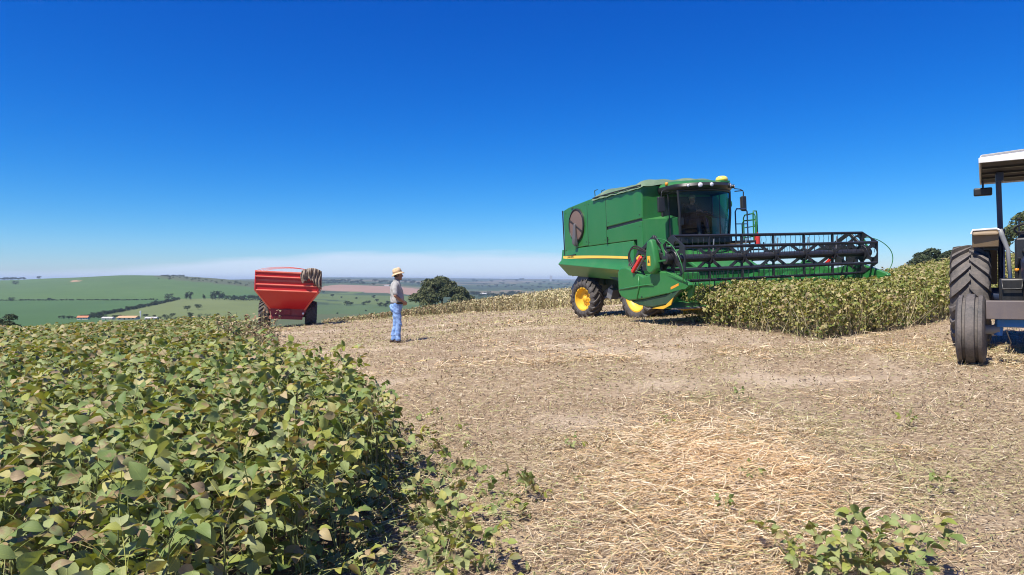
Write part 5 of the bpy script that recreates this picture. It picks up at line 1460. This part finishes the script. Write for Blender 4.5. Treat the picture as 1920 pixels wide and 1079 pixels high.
# ------------------------------------------------------------------ straw, chaff and stubble on the cut field
CHAFF = tinted_mat('straw', .12, .75)
def outside(x, y): return (left_depth(x, y) < .12) & ~in_poly(RIGHT_POLY, x, y)
GOLD = [(.68, .47, .25), (.78, .59, .36), (.60, .39, .19), (.84, .70, .49)]
TANC = [(.50, .39, .235), (.61, .49, .315), (.38, .285, .175), (.71, .60, .42), (.27, .19, .12)]
GREEN = [(.44, .41, .17), (.52, .47, .24), (.34, .33, .14)]
def straw_layer():
    rng = np.random.default_rng(71); VV, TT, CC = [], [], []; b = [0]
    def put(V, T, Cc): VV.append(V); TT.append(T + b[0]); CC.append(Cc); b[0] += len(V)
    def layer(d0, d1, n, lm, wm, pile, upfrac=0.0):
        y = np.sqrt(rng.uniform(d0 * d0, d1 * d1, n)); s = rng.uniform(-.62, 1.12 if d0 < 15 else .85, n); x = s * y
        big = fbm(x * .55, y * .55, 81); fine = fbm(x * 2.2, y * 2.2, 83, 3)
        gold = np.clip(1.2 - np.hypot((x - 1.5 - .12 * (y - 5)) / 1.35, (y - 5.2) / 2.6), 0, 1) + .5 * np.clip(1 - np.hypot((x - 6.2) / 2.6, (y - 11) / 2.0), 0, 1) + .45 * (big > .32)
        bm_ = bare_mask(x, y) * (1 - .8 * np.clip(gold, 0, 1)); bare = (fine < -.3) & (gold < .5)
        ok = outside(x, y) & ~(bare & (rng.uniform(0, 1, n) < .6)) & (rng.uniform(0, 1, n) > bm_ * .9) & (rng.uniform(0, 1, n) < .48 + .5 * gold)
        x, y, gold, big = x[ok], y[ok], gold[ok], big[ok]; n = len(x)
        gr = np.clip((y - 13) / 12, 0, 1) * .6 + .16 + .34 * (fbm(x * .5 + 7, y * .8, 85) > .12) * (gold < .35)
        u = rng.uniform(0, 1, n)
        col = pick(rng, n, TANC, [3, 3, 2, 1.6, 1.4]); m = u < gr; col[m] = pick(rng, int(m.sum()), GREEN)
        m = rng.uniform(0, 1, n) < gold * .8; col[m] = pick(rng, int(m.sum()), GOLD)
        up = rng.uniform(0, 1, n) < upfrac
        L = lm * rng.lognormal(0, .55, n) * (.8 + .68 * np.clip(gold, 0, 1)); L = np.where(up, rng.uniform(.06, .14, n), np.clip(L, .015, .32))
        z = height(x, y) + np.where(up, -.01, rng.uniform(.002, pile, n) * (.5 + gold))
        pit = np.where(up, rng.uniform(.9, 1.57, n), rng.normal(.03, .16, n))
        az = np.where(rng.uniform(0, 1, n) < .5, rng.normal(.35, .6, n) + np.where(rng.uniform(0, 1, n) < .5, 0, math.pi), rng.uniform(0, 6.28, n))
        put(*ribbons(np.stack([x, y, z], 1), az, pit, L, wm * rng.uniform(.6, 1.5, n) * (1 + .35 * np.clip(gold, 0, 1)), rng.normal(0, .22, n), col, rng))
    layer(2.6, 6.5, 160000, .055, .0038, .055)
    layer(6, 11, 128000, .065, .0055, .05, .03)
    layer(10, 20, 74000, .085, .009, .045, .10)
    layer(19, 44, 60000, .14, .020, .05, .22)
    # cut stems still standing in their drill rows
    hd_, n = np.array([.36, -.93]), 46000
    a = rng.uniform(-45, 25, n); row = np.round(rng.uniform(-60, 60, n)) * .45
    x = 3 + hd_[0] * a - hd_[1] * row + rng.normal(0, .025, n); y = 16 + hd_[1] * a + hd_[0] * row + rng.normal(0, .025, n)
    ok = (y > 3.2) & (y < 34) & (x / np.maximum(y, .1) > -.6) & (x / np.maximum(y, .1) < .8); x, y = x[ok], y[ok]
    ok = outside(x, y) & (rng.uniform(0, 1, len(x)) > bare_mask(x, y)); x, y = x[ok], y[ok]; n = len(x)
    put(*ribbons(np.stack([x, y, height(x, y) - .01], 1), rng.uniform(0, 6.28, n), rng.uniform(.9, 1.57, n), rng.uniform(.05, .12, n), rng.uniform(.004, .007, n) * np.clip(y / 9, 1, 2.5), rng.normal(0, .1, n), pick(rng, n, TANC + [(.2, .15, .1)]), rng, 3, rng.uniform(0, 3.14, n)))
    me = fast_mesh('straw', np.concatenate(VV), np.concatenate(TT), tint=np.concatenate(CC))
    tag(link_mesh('straw', me, CHAFF), 'chopped golden straw and stubble strewn over the cut field', 'straw', kind='stuff')
    # leaf litter: small curled chips
    VV.clear(); TT.clear(); CC.clear(); b[0] = 0
    for d0, d1, n, sz in ((2.6, 8, 26000, .016), (8, 20, 30000, .026), (19, 42, 22000, .05)):
        y = np.sqrt(rng.uniform(d0 * d0, d1 * d1, n)); x = rng.uniform(-.62, 1.05, n) * y
        ok = outside(x, y); x, y = x[ok], y[ok]; n = len(x)
        z = height(x, y) + rng.uniform(.003, .03, n)
        col = pick(rng, n, [(.22, .15, .095), (.36, .27, .16), (.52, .44, .30), (.30, .29, .13), (.13, .10, .07)], [2, 3, 2.5, 2, 1.5])
        L = sz * rng.uniform(.6, 1.8, n)
        put(*ribbons(np.stack([x, y, z], 1), rng.uniform(0, 6.28, n), rng.normal(.1, .35, n), L, L * rng.uniform(.35, .7, n), rng.normal(0, .4, n), col, rng, 3))
    me = fast_mesh('leaf_litter', np.concatenate(VV), np.concatenate(TT), tint=np.concatenate(CC))
    tag(link_mesh('leaf_litter', me, CHAFF), 'small dry leaf scraps scattered over the cut field', 'leaf litter', kind='stuff')
straw_layer()

# ------------------------------------------------------------------ cut and fallen plants on the bare ground
_r = random.Random(17)
def edge_plants():
    spots = [(-.50, 4.0, .25), (-.30, 4.35, .22), (-.45, 4.75, .3), (-.2, 3.95, .2), (-.62, 5.1, .3), (-.05, 4.5, .16), (.05, 5.0, .14), (-.5, 5.5, .2), (-.8, 6.0, .3), (-.7, 5.6, .14), (-.15, 4.75, .12), (-.55, 3.7, .25), (-1.15, 6.7, .3), (-.05, 3.75, .13), (-.38, 4.15, .12), (-.66, 4.6, .2), (-.72, 4.95, .2), (-.75, 3.5, .2)]
    for k, (x, y, h) in enumerate(spots):
        pr = LOW[k % 4]
        soy_plant(pr, x, y, _r.uniform(0, 6.28), .75 + .45 * _r.random(), 'small trampled soybean plant on the straw beside the left crop', 'trampled plants beside the left crop', True, (_r.uniform(-1.1, 1.1), _r.uniform(-1.1, 1.1)), sink=.03)
    spots = [(1.46, 3.62, 0.16), (1.6, 3.48, 0.17), (1.74, 3.66, 0.19), (1.88, 3.5, 0.2), (1.98, 3.7, 0.19), (2.1, 3.52, 0.2), (1.68, 3.3, 0.17), (1.92, 3.28, 0.18), (1.5, 3.28, 0.15), (1.82, 3.4, 0.18)]
    for k, (x, y, h) in enumerate(spots):
        pr = LOW[(k + 1) % 4]
        soy_plant(pr, x, y, _r.uniform(0, 6.28), min(1.15, h / pr['H']), 'low leafy soybean regrowth on the straw at the bottom right', 'soybean regrowth at the bottom right', True, (_r.uniform(-.35, .35), _r.uniform(-.35, .35)))
    for k, (x, y) in enumerate([(1.36, 4.3), (1.75, 5.0), (2.9, 4.6), (1.5, 6.6), (2.5, 7.5), (.55, 6.0), (3.6, 6.2)]):
        pr = SMALL[k % 2]
        soy_plant(pr, x, y, _r.uniform(0, 6.28), .42, 'tiny green soybean sprout standing alone in the straw', 'lone sprouts in the straw', True, (_r.uniform(-.5, .5), _r.uniform(-.5, .5)))
edge_plants()
def fallen_leaves():
    rng = np.random.default_rng(87); n = 1500
    y = rng.uniform(2.8, 12, n); off = rng.exponential(.38, n); x = np.interp(y, LEFT_EDGE[:, 1], LEFT_EDGE[:, 0]) + off - .15
    m = (off < 1.6); x, y = x[m], y[m]; n = len(x)
    P = np.stack([x, y, height(x, y) + rng.uniform(.005, .05, n)], 1)
    V, U, T, Ct = cloud(_var1, P, rng.uniform(0, 6.28, n), rng.normal(0, .35, n), rng.normal(0, .5, n), rng.uniform(.25, .75, n), rng)
    tag(link_mesh('fallen_leaves', fast_mesh('fallen_leaves', V, T, U, Ct, True), SOY), 'green leaves fallen on the straw along the left crop edge', 'fallen leaves', kind='stuff')
    k = 1600; y = rng.uniform(2.8, 10, k); x = np.interp(y, LEFT_EDGE[:, 1], LEFT_EDGE[:, 0]) + rng.exponential(.4, k) - .2
    P = np.stack([x, y, height(x, y) + rng.uniform(.01, .08, k)], 1)
    V, T, Cc = ribbons(P, rng.uniform(0, 6.28, k), rng.normal(.1, .25, k), rng.uniform(.08, .35, k), rng.uniform(.003, .006, k), rng.normal(0, .35, k), pick(rng, k, [(.30, .34, .12), (.40, .42, .17), (.22, .24, .09), (.48, .42, .24)]), rng, 4)
    tag(link_mesh('fallen_stems', fast_mesh('fallen_stems', V, T, tint=Cc), STEM), 'green cut stems lying along the left crop edge', 'fallen stems', kind='stuff')
fallen_leaves()

# ------------------------------------------------------------------ dry weeds rising over the edge of the left crop
def weed_mesh(seed):
    r = np.random.default_rng(seed); P, az, pit, L, W, col = [], [], [], [], [], []
    for k in range(16):
        a = r.uniform(0, 6.28); ln = r.uniform(.55, 1.0); P.append((r.normal(0, .05), r.normal(0, .05), 0)); az.append(a); pit.append(r.uniform(1.15, 1.5)); L.append(ln); W.append(.007); col.append((.30, .25, .14))
        for j in range(24):
            q = r.uniform(.25, 1.0) * ln; p0 = np.array(P[-1 - j]) if False else np.array(P[-1]) if j == 0 else base
            if j == 0: base = np.array(P[-1]); pt = pit[-1]
            p = base + q * np.array([math.cos(a) * math.cos(pt), math.sin(a) * math.cos(pt), math.sin(pt)])
            P.append(tuple(p)); az.append(r.uniform(0, 6.28)); pit.append(r.uniform(-.6, 1.0)); L.append(r.uniform(.03, .07)); W.append(r.uniform(.018, .035))
            col.append([(.33, .29, .13), (.42, .33, .20), (.20, .20, .08), (.28, .17, .10)][int(r.integers(0, 4))])
        base = None
    n = len(P)
    V, T, Cc = ribbons(np.array(P), np.array(az), np.array(pit), np.array(L), np.array(W), r.normal(0, .15, n), np.array(col), r, 3)
    me = fast_mesh('weed_foliage', V, T, tint=Cc); me.materials.append(CHAFF); return me
_wm = [weed_mesh(900 + k) for k in range(3)]
for k, (px, D, sc) in enumerate([(436, 13.0, 1.0), (455, 12.0, .95), (428, 15, 1.0), (488, 13.5, 1.05), (505, 12.6, 1.0), (516, 11.5, .85), (470, 16, .9)]):
    x = (px - 960) / FPX * D
    o = bpy.data.objects.new('dry_weed', _wm[k % 3]); C.objects.link(o); o.location = (x, D, hz(x, D) - .02); o.scale = (sc * 1.15, sc * 1.15, sc * 1.2); o.rotation_euler = (0, 0, k * 1.7)
    tag(o, 'tall dry brown weed rising above the edge of the left crop', 'weed', 'dry weeds at the left crop edge')
# ------------------------------------------------------------------ trees
LEAFY = tinted_mat('tree_foliage', .22, .7, .22)
BARK = plain('bark', (.10, .075, .055), .9, vary=.35, scale=5)
def crown_mesh(seed, lobes, n, size, cols, droop=.0):
    """leaf clumps spread over the outer shell of several lobes; lobes: (x, y, z, rx, ry, rz)"""
    r = np.random.default_rng(seed); lobes = np.array(lobes, float)
    w = (lobes[:, 3] * lobes[:, 4] + lobes[:, 4] * lobes[:, 5]); i = r.choice(len(lobes), n, p=w / w.sum())
    d = r.normal(0, 1, (n, 3)); d /= np.linalg.norm(d, axis=1)[:, None]; d[:, 2] = np.where(d[:, 2] < -.35, -d[:, 2], d[:, 2])
    rad = r.uniform(.45, 1.0, n) ** .55 * (1 + .16 * fbm(d[:, 0] * 3 + i, d[:, 1] * 3 + d[:, 2] * 2, seed))
    P = lobes[i, :3] + d * rad[:, None] * lobes[i, 3:]
    nr = d + r.normal(0, .55, (n, 3)); nr[:, 2] += .3; nr /= np.linalg.norm(nr, axis=1)[:, None]
    t = np.cross(nr, r.normal(0, 1, (n, 3))); t /= np.linalg.norm(t, axis=1)[:, None]; bt = np.cross(nr, t)
    s = (size * r.uniform(.5, 1.4, n))[:, None]
    q = np.stack([P - t * s, P - bt * s * .55 + nr * s * .15, P + t * s, P + bt * s * .55 - nr * s * .15], 1)
    T = (np.array([(0, 1, 2), (0, 2, 3)])[None] + (np.arange(n) * 4)[:, None, None]).reshape(-1, 3)
    col = pick(r, n, cols, None, .3); Cc = np.ones((n, 4, 4)); Cc[:, :, :3] = col[:, None]
    me = fast_mesh('crown', q.reshape(-1, 3), T, tint=Cc.reshape(-1, 4)); me.materials.append(LEAFY); return me
def trunk_mesh(seed, H, r0, reach):
    r = random.Random(seed); m_ = MB()
    m_.tube([(0, 0, -.3), (.03 * H, 0, H * .25), (-.01 * H, .02 * H, H * .5), (.02 * H, 0, H * .8)], [r0, r0 * .75, r0 * .5, r0 * .15], 8)
    for k in range(6):
        a = k * 1.05 + r.uniform(-.3, .3); z = H * r.uniform(.22, .45); L = reach * r.uniform(.6, .9)
        m_.tube([(0, 0, z), (math.cos(a) * L * .5, math.sin(a) * L * .5, z + H * .16), (math.cos(a) * L, math.sin(a) * L, z + H * .30)], [r0 * .4, r0 * .25, r0 * .08], 6)
    me = m_.mesh('trunk'); me.materials.append(BARK); return me
DKG = [(.030, .050, .020), (.045, .070, .026), (.022, .036, .016), (.065, .085, .034)]
OLV = [(.075, .092, .036), (.11, .125, .052), (.055, .07, .028), (.14, .145, .066), (.04, .052, .022)]
LTG = [(.07, .095, .035), (.10, .125, .05), (.05, .07, .028)]
def rlobes(seed, n, R, z0, z1, rr, flat=.8):
    r = random.Random(seed); L = [(0, 0, (z0 + z1) / 2, R * .6, R * .6, (z1 - z0) * .5)]
    for k in range(n):
        a = r.uniform(0, 6.28); q = r.uniform(.35, .75) * R; z = r.uniform(z0, z1)
        s = rr * r.uniform(.7, 1.2); L.append((math.cos(a) * q, math.sin(a) * q, z, s, s, s * flat))
    return L
# prototypes of unit height 1 m, scaled on placing
TP = {}
for k in range(3): TP['round%d' % k] = (trunk_mesh(k, .7, .03, .28), crown_mesh(20 + k, rlobes(k, 11, .45, .14, .72, .27), 620, .050, DKG))
for k in range(2): TP['tall%d' % k] = (trunk_mesh(5 + k, .9, .025, .18), crown_mesh(30 + k, rlobes(10 + k, 11, .22, .12, .82, .18, 1.3), 520, .045, DKG))
for k in range(2): TP['wide%d' % k] = (trunk_mesh(8 + k, .7, .04, .45), crown_mesh(40 + k, rlobes(20 + k, 14, .75, .15, .70, .34, .75), 760, .055, DKG))
for k in range(2): TP['bush%d' % k] = (trunk_mesh(11 + k, .5, .03, .3), crown_mesh(50 + k, rlobes(30 + k, 8, .65, .2, .65, .36, .8), 420, .06, LTG))
def tree(kind, x, y, z, h, label, group, rz=0.0, name='tree', wid=1.0):
    tm, cm = TP[kind]
    o = bpy.data.objects.new(name, None); C.objects.link(o); o.location = (x, y, z - .02 * h); o.scale = (h * wid, h * wid, h); o.rotation_euler = (0, 0, rz)
    tag(o, label, 'tree' if name == 'tree' else 'shrub', group)
    for nm, me in (('trunk', tm), ('crown', cm)):
        c = bpy.data.objects.new(nm, me); C.objects.link(c); c.parent = o
    return o
_r = random.Random(77)
def far_tree(px, py, hpx, kind, label, group, name='tree', wid=1.0):
    x, D, z = at_pixel(px, py)
    k = kind + str(_r.randrange(3 if kind == 'round' else 2))
    return tree(k, x, D, z, max(1.2, hpx * D / FPX), label, group, _r.uniform(0, 6.28), name, wid)
# single trees one can name
far_tree(29, 534.5, 8, 'wide', 'spreading tree alone high on the left end of the green hill', None)
far_tree(21, 565.5, 8, 'wide', 'lone low tree on the hedge line nearest the left edge', None)
far_tree(92, 565, 7, 'round', 'lone small tree on the field line left of the farm roofs', None)
far_tree(73, 521.5, 6, 'wide', 'small tree alone on the hill skyline at far left', None)
far_tree(316, 562, 12, 'wide', 'broad dark tree at the upper end of the diagonal hedge', None)
far_tree(350, 562.5, 15, 'tall', 'left one of the pair of dark pointed trees on the field line', None)
far_tree(357, 562.5, 16, 'tall', 'right one of the pair of dark pointed trees on the field line', None)
far_tree(382, 562.5, 11, 'tall', 'single small dark tree between the pointed pair and the tall clump', None)
for px, h in ((398, 16), (404, 18), (411, 18), (418, 15)): far_tree(px, 563, h, 'tall', 'tall dark tree in the clump left of the grain cart', 'clump of tall trees left of the grain cart')
far_tree(371, 582, 13, 'round', 'round dark tree alone in the pale pasture left of the cart', None)
far_tree(351, 584, 12, 'round', 'dark tree in the pasture just left of the round one', None)
far_tree(357, 597, 13, 'round', 'dark bushy tree below the pasture pair near the crop edge', None)
# hedgerows: one leafy strip each
def hedgerow(pts, hpx, label, seed):
    W = [at_pixel(px, py) for px, py in pts]; x0, y0, z0 = W[0]; lob = []
    r = random.Random(seed)
    for (a, b) in zip(W[:-1], W[1:]):
        L = math.hypot(b[0] - a[0], b[1] - a[1]); k = max(2, int(L / 3.0))
        for i in range(k):
            q = (i + r.random() * .6) / k; x = a[0] + (b[0] - a[0]) * q; y = a[1] + (b[1] - a[1]) * q; h = hpx * y / FPX * r.uniform(.5, 1.25)
            lob.append((x - x0, y - y0, hz(x, y) - z0 + h * .4, 1.9, 1.2, h * .6))
    o = bpy.data.objects.new('hedgerow', None); C.objects.link(o); o.location = (x0, y0, z0); tag(o, label, 'hedge')
    c = bpy.data.objects.new('foliage', crown_mesh(seed, lob, len(lob) * 26, .5, DKG)); C.objects.link(c); c.parent = o
hedgerow([(-60, 565), (60, 564.5), (180, 564), (300, 563)], 2.2, 'thin dark hedge line crossing the foot of the green hill', 201)
hedgerow([(160, 597), (225, 585), (280, 575), (335, 562.5)], 4.0, 'low growth filling the diagonal hedge below its trees', 202)
hedgerow([(425, 564), (470, 564.5), (520, 566)], 4.5, 'undergrowth below the tree row behind the cart', 203)
hedgerow([(598, 533), (640, 532), (700, 535)], 3.0, 'dark hedge above the brown field', 204)
hedgerow([(885, 555), (930, 556), (985, 552)], 4.0, 'dark scrub below the wood right of the domed tree', 205)
hedgerow([(290, 601), (340, 600), (400, 601), (440, 603)], 3.5, 'low hedge at the foot of the pasture by the crop crest', 206)
# rows and scatters
for k in range(12): far_tree(427 + k * 6.2 + _r.uniform(-2, 2), 563.5 + _r.uniform(-.5, .8), _r.uniform(8, 12), 'round', 'dark tree in the row that ends behind the grain cart', 'tree row behind the grain cart')
for k in range(34):
    q = k / 33; far_tree(165 + 170 * q + _r.uniform(-3, 3), np.interp(q, [0, .4, 1], [597, 584, 562.5]) + _r.uniform(-.6, 1.2), _r.uniform(5.5, 10) * (1.1 - .35 * q), 'round', 'dark tree in the diagonal hedge across the valley fields', 'diagonal hedge trees', wid=1.2)
for k in range(16): far_tree(110 + k * 8 + _r.uniform(-3, 3), 599 + _r.uniform(-1.5, 1), _r.uniform(5, 10), 'round', 'tree beside the farm roofs low in the valley', 'trees round the farm', wid=1.2)
for k in range(16): far_tree(270 + k * 9.5 + _r.uniform(-4, 4), 598 + _r.uniform(-2.5, 3), _r.uniform(4, 9), 'bush' if k % 2 else 'round', 'small tree at the foot of the pale pasture', 'trees at the foot of the pasture', wid=1.2)
for k in range(14): far_tree(-4 + k * 3.8, 525.5 + _r.uniform(-1.5, 1), _r.uniform(4, 7), 'round', 'tree in the clump on the hill skyline at far left', 'skyline clump at far left', wid=1.3)
for k in range(12): far_tree(304 + k * 3.6, 519.5 + _r.uniform(-.5, .6), _r.uniform(3, 4.6), 'round', 'tree in the short row on top of the green hill', 'tree row on the hilltop', wid=1.4)
for k in range(34):
    px = _r.uniform(296, 488); far_tree(px, np.interp(px, [296, 350, 430, 490], [521, 524, 531, 536]) + _r.uniform(-1.5, 4), _r.uniform(2.2, 4.6), 'bush', 'shrub scattered over the scrubby shoulder of the hill', 'scrub on the hill shoulder', 'shrub', 1.3)
for k in range(24): far_tree(600 + k * 3.6 + _r.uniform(-1.5, 1.5), np.interp(k, [0, 12, 24], [530, 529, 532]) + _r.uniform(-1.5, 2.5), _r.uniform(4, 7), 'round', 'dark tree in the wood above the brown field', 'wood above the brown field', wid=1.4)
for px, py, h in ((623, 558, 7), (606, 551, 5), (650, 574, 11), (658, 574.5, 9), (681, 573.5, 8), (700, 560, 7), (690, 572, 9), (712, 576, 10), (722, 577, 10), (728, 572, 9), (640, 560, 4), (668, 562, 5), (707, 567, 7), (632, 590, 4), (686, 585, 4)):
    far_tree(px, py, h, 'round', 'dark tree scattered in the pasture between the cart and the person', 'pasture trees', wid=1.3)
for k in range(16): far_tree(700 + k * 6 + _r.uniform(-2, 2), 531 + _r.uniform(-2, 6), _r.uniform(5, 8), 'round', 'distant tree behind the hat of the person', 'distant trees behind the person', wid=1.4)
for k in range(24): far_tree(884 + k * 4 + _r.uniform(-2, 2), 556 + _r.uniform(-5, 3), _r.uniform(5, 9), 'round', 'dark tree in the distant wood right of the big domed tree', 'wood right of the domed tree', wid=1.5)
for k in range(44): far_tree(885 + k * 4.3 + _r.uniform(-3, 3), _r.uniform(527, 546), _r.uniform(2.5, 5.5), 'round', 'faint tree on the hazy ridges behind the combine', 'hazy ridge trees', wid=1.8)

# ------------------------------------------------------------------ large trees
def big_tree(name, x, y, h, R, lobes, n, size, cols, seed, label, sink=0.0):
    o = bpy.data.objects.new(name, None); C.objects.link(o); o.location = (x, y, hz(x, y) - .1 - sink); tag(o, label, 'tree')
    for nm, me in (('trunk', trunk_mesh(seed, h * .8, h * .04, R * .6)), ('crown', crown_mesh(seed, lobes, n, size, cols))):
        c = bpy.data.objects.new(nm, me); C.objects.link(c); c.parent = o
    return o
def dome(seed, R, H, base, n, rr):
    r = random.Random(seed); L = []
    for k in range(n):
        a = r.uniform(0, 6.28); q = math.sqrt(r.uniform(0, 1)) * R * .86; z = base + (H - base) * math.sqrt(max(0, 1 - (q / R) ** 2)) * r.uniform(.62, .92)
        s = rr * r.uniform(.7, 1.25); L.append((math.cos(a) * q, math.sin(a) * q, z, s, s, s * .7))
    return L
D = 118; x = (829 - 960) / FPX * D; zt = EYE + (527 - 517.5) / FPX * D; H = zt - hz(x, D)
big_tree('tree', x, D, H, 5.9, dome(3, 5.6, H, 1.2, 46, 1.35), 17000, .20, OLV, 91, 'big domed olive green tree beyond the crest right of the person')
D = 70; x = (1762 - 960) / FPX * D; H = EYE + (527 - 466) / FPX * D - hz(x, D)
big_tree('tree', x, D, H, 3.6, dome(4, 3.5, H, .3, 26, .95), 9000, .15, [(.06, .085, .035), (.10, .125, .06), (.04, .06, .025)], 92, 'rounded green tree beyond the crop just left of the tractor')
D = 60; x = (1862 - 960) / FPX * D; H = EYE + (527 - 470) / FPX * D - hz(x, D)
big_tree('tree', x, D, H, 3.0, dome(5, 3.0, H, .3, 22, .85), 7000, .14, [(.06, .085, .035), (.10, .125, .06), (.04, .06, .025)], 93, 'leafy tree seen behind the big tractor wheel')
D = 55; x = (1935 - 960) / FPX * D; H = EYE + (527 - 392) / FPX * D - hz(x, D)
big_tree('tree', x, D, H, 3.4, dome(6, 3.2, H, 1.0, 26, .9), 8500, .13, [(.09, .11, .04), (.14, .16, .06), (.05, .07, .028)], 94, 'tall leafy tree behind the tractor canopy post at the right edge')
D = 62; x = (12 - 960) / FPX * D; H = EYE + (527 - 579) / FPX * D - hz(x, D)
big_tree('shrub', x, D, max(H, 1.0), 1.9, dome(7, 2.1, max(H, 1.0), .2, 16, .7), 5000, .10, DKG, 95, 'dark green bush behind the crop at the left edge')

# ------------------------------------------------------------------ farm buildings in the valley and far ones
WALL = plain('lime_wall', (.66, .62, .55), .85); TILE = plain('clay_tile', (.50, .20, .10), .85, scale=2); TANR = plain('tan_roof', (.52, .32, .17), .85, scale=2); PALE = plain('pale_roof', (.50, .48, .46), .7, scale=2); DKW = plain('window_dark', (.03, .035, .04), .3)
def house(px, py, wpx, hpx, roof, label, name='farmhouse', cat='house', rz=0.0, dmin=150, rise=.45):
    x, D, z = at_pixel(px, py, dmin); w = wpx * D / FPX; h = hpx * D / FPX; dp = max(w * .5, h)
    o = bpy.data.objects.new(name, None); C.objects.link(o); o.location = (x, D, z); o.rotation_euler = (0, 0, rz); tag(o, label, cat)
    hw = h * (1 - rise)
    MB().box((0, 0, hw / 2 - .2), (w * .94, dp * .9, hw + .4)).build('wall', WALL, o)
    MB().prism([(-dp * .55, hw), (0, h), (dp * .55, hw), (dp * .55, hw - .08), (-dp * .55, hw - .08)], -w / 2, w / 2, 'yz').build('roof', roof, o)
    MB().box((-w * .1, -dp * .452, hw * .38), (w * .07, .05, hw * .76)).build('door', DKW, o)
    for k in (-.34, .14, .34): MB().box((w * k, -dp * .452, hw * .58), (w * .09, .05, hw * .34)).build('window', DKW, o)
    return o
house(156, 600, 20, 7, TILE, 'farmhouse with orange tiled roof furthest left in the valley', rz=.15)
house(203, 600, 22, 5, PALE, 'pale roofed farm shed between the two orange roofs', 'farm_shed', 'shed', -.1)
house(241, 600, 36, 7, TANR, 'long farm building with tan orange roof left of the white tower', 'farm_building', 'building')
house(284, 600, 22, 5, PALE, 'pale roofed farm shed right of the white tower', 'farm_shed', 'shed', .1)
x, D, z = at_pixel(263, 597, 150); h = 13 * D / FPX; w = 1.2 * D / FPX
o = bpy.data.objects.new('water_tower', None); C.objects.link(o); o.location = (x, D, z); tag(o, 'slim white water tower among the farm roofs', 'water tower')
WH = plain('tower_white', (.85, .85, .84), .6)
MB().lathe([(w * .75, -.2), (w * .75, h * .7)], axis='z', n=16, cap=True).build('shaft', WH, o, auto=40)
MB().lathe([(w * .75, h * .701), (w * 1.05, h * .72), (w * 1.05, h * .97), (w * .5, h)], axis='z', n=16, cap=True).build('tank', WH, o, auto=40)
house(905, 553.5, 15, 3.4, PALE, 'white roofed shed in the distance right of the domed tree', 'farm_shed', 'shed', .2, 300)
house(725, 537.5, 8, 2.4, PALE, 'tiny white roofed shed by the brown field behind the person', 'farm_shed', 'shed', .1, 500)
x, D, z = at_pixel(1033, 528, 2000); h = 10 * D / FPX; w = 4.5 * D / FPX
o = bpy.data.objects.new('tower_block', None); C.objects.link(o); o.location = (x, D, z); tag(o, 'hazy tower block standing on the horizon left of the combine', 'building')
BLK = plain('concrete', (.42, .42, .42), .8)
MB().box((0, 0, h / 2), (w, w, h)).build('wall', BLK, o); MB().box((0, 0, h * 1.03), (w * .5, w * .5, h * .08)).build('roof_tank', BLK, o)

# ------------------------------------------------------------------ small groups of look-alikes: say which one by its place in the row
ORD = ['leftmost', 'second', 'third', 'fourth', 'fifth', 'sixth', 'seventh', 'eighth', 'ninth', 'tenth', 'eleventh', 'twelfth', 'thirteenth', 'fourteenth', 'fifteenth', 'sixteenth', 'seventeenth', 'eighteenth', 'nineteenth', 'twentieth', 'twenty-first', 'twenty-second', 'twenty-third', 'twenty-fourth']
by = {}
for o in bpy.data.objects:
    if o.parent is None and o.get('group'): by.setdefault(o['label'], []).append(o)
for lab, L in by.items():
    if 2 <= len(L) <= 24:
        L.sort(key=lambda o: o.location.x / max(o.location.y, .1))
        for k, o in enumerate(L):
            o['label'] = lab + (', leftmost of them' if k == 0 else ', rightmost of them' if k == len(L) - 1 else ', ' + ORD[k] + ' from the left')
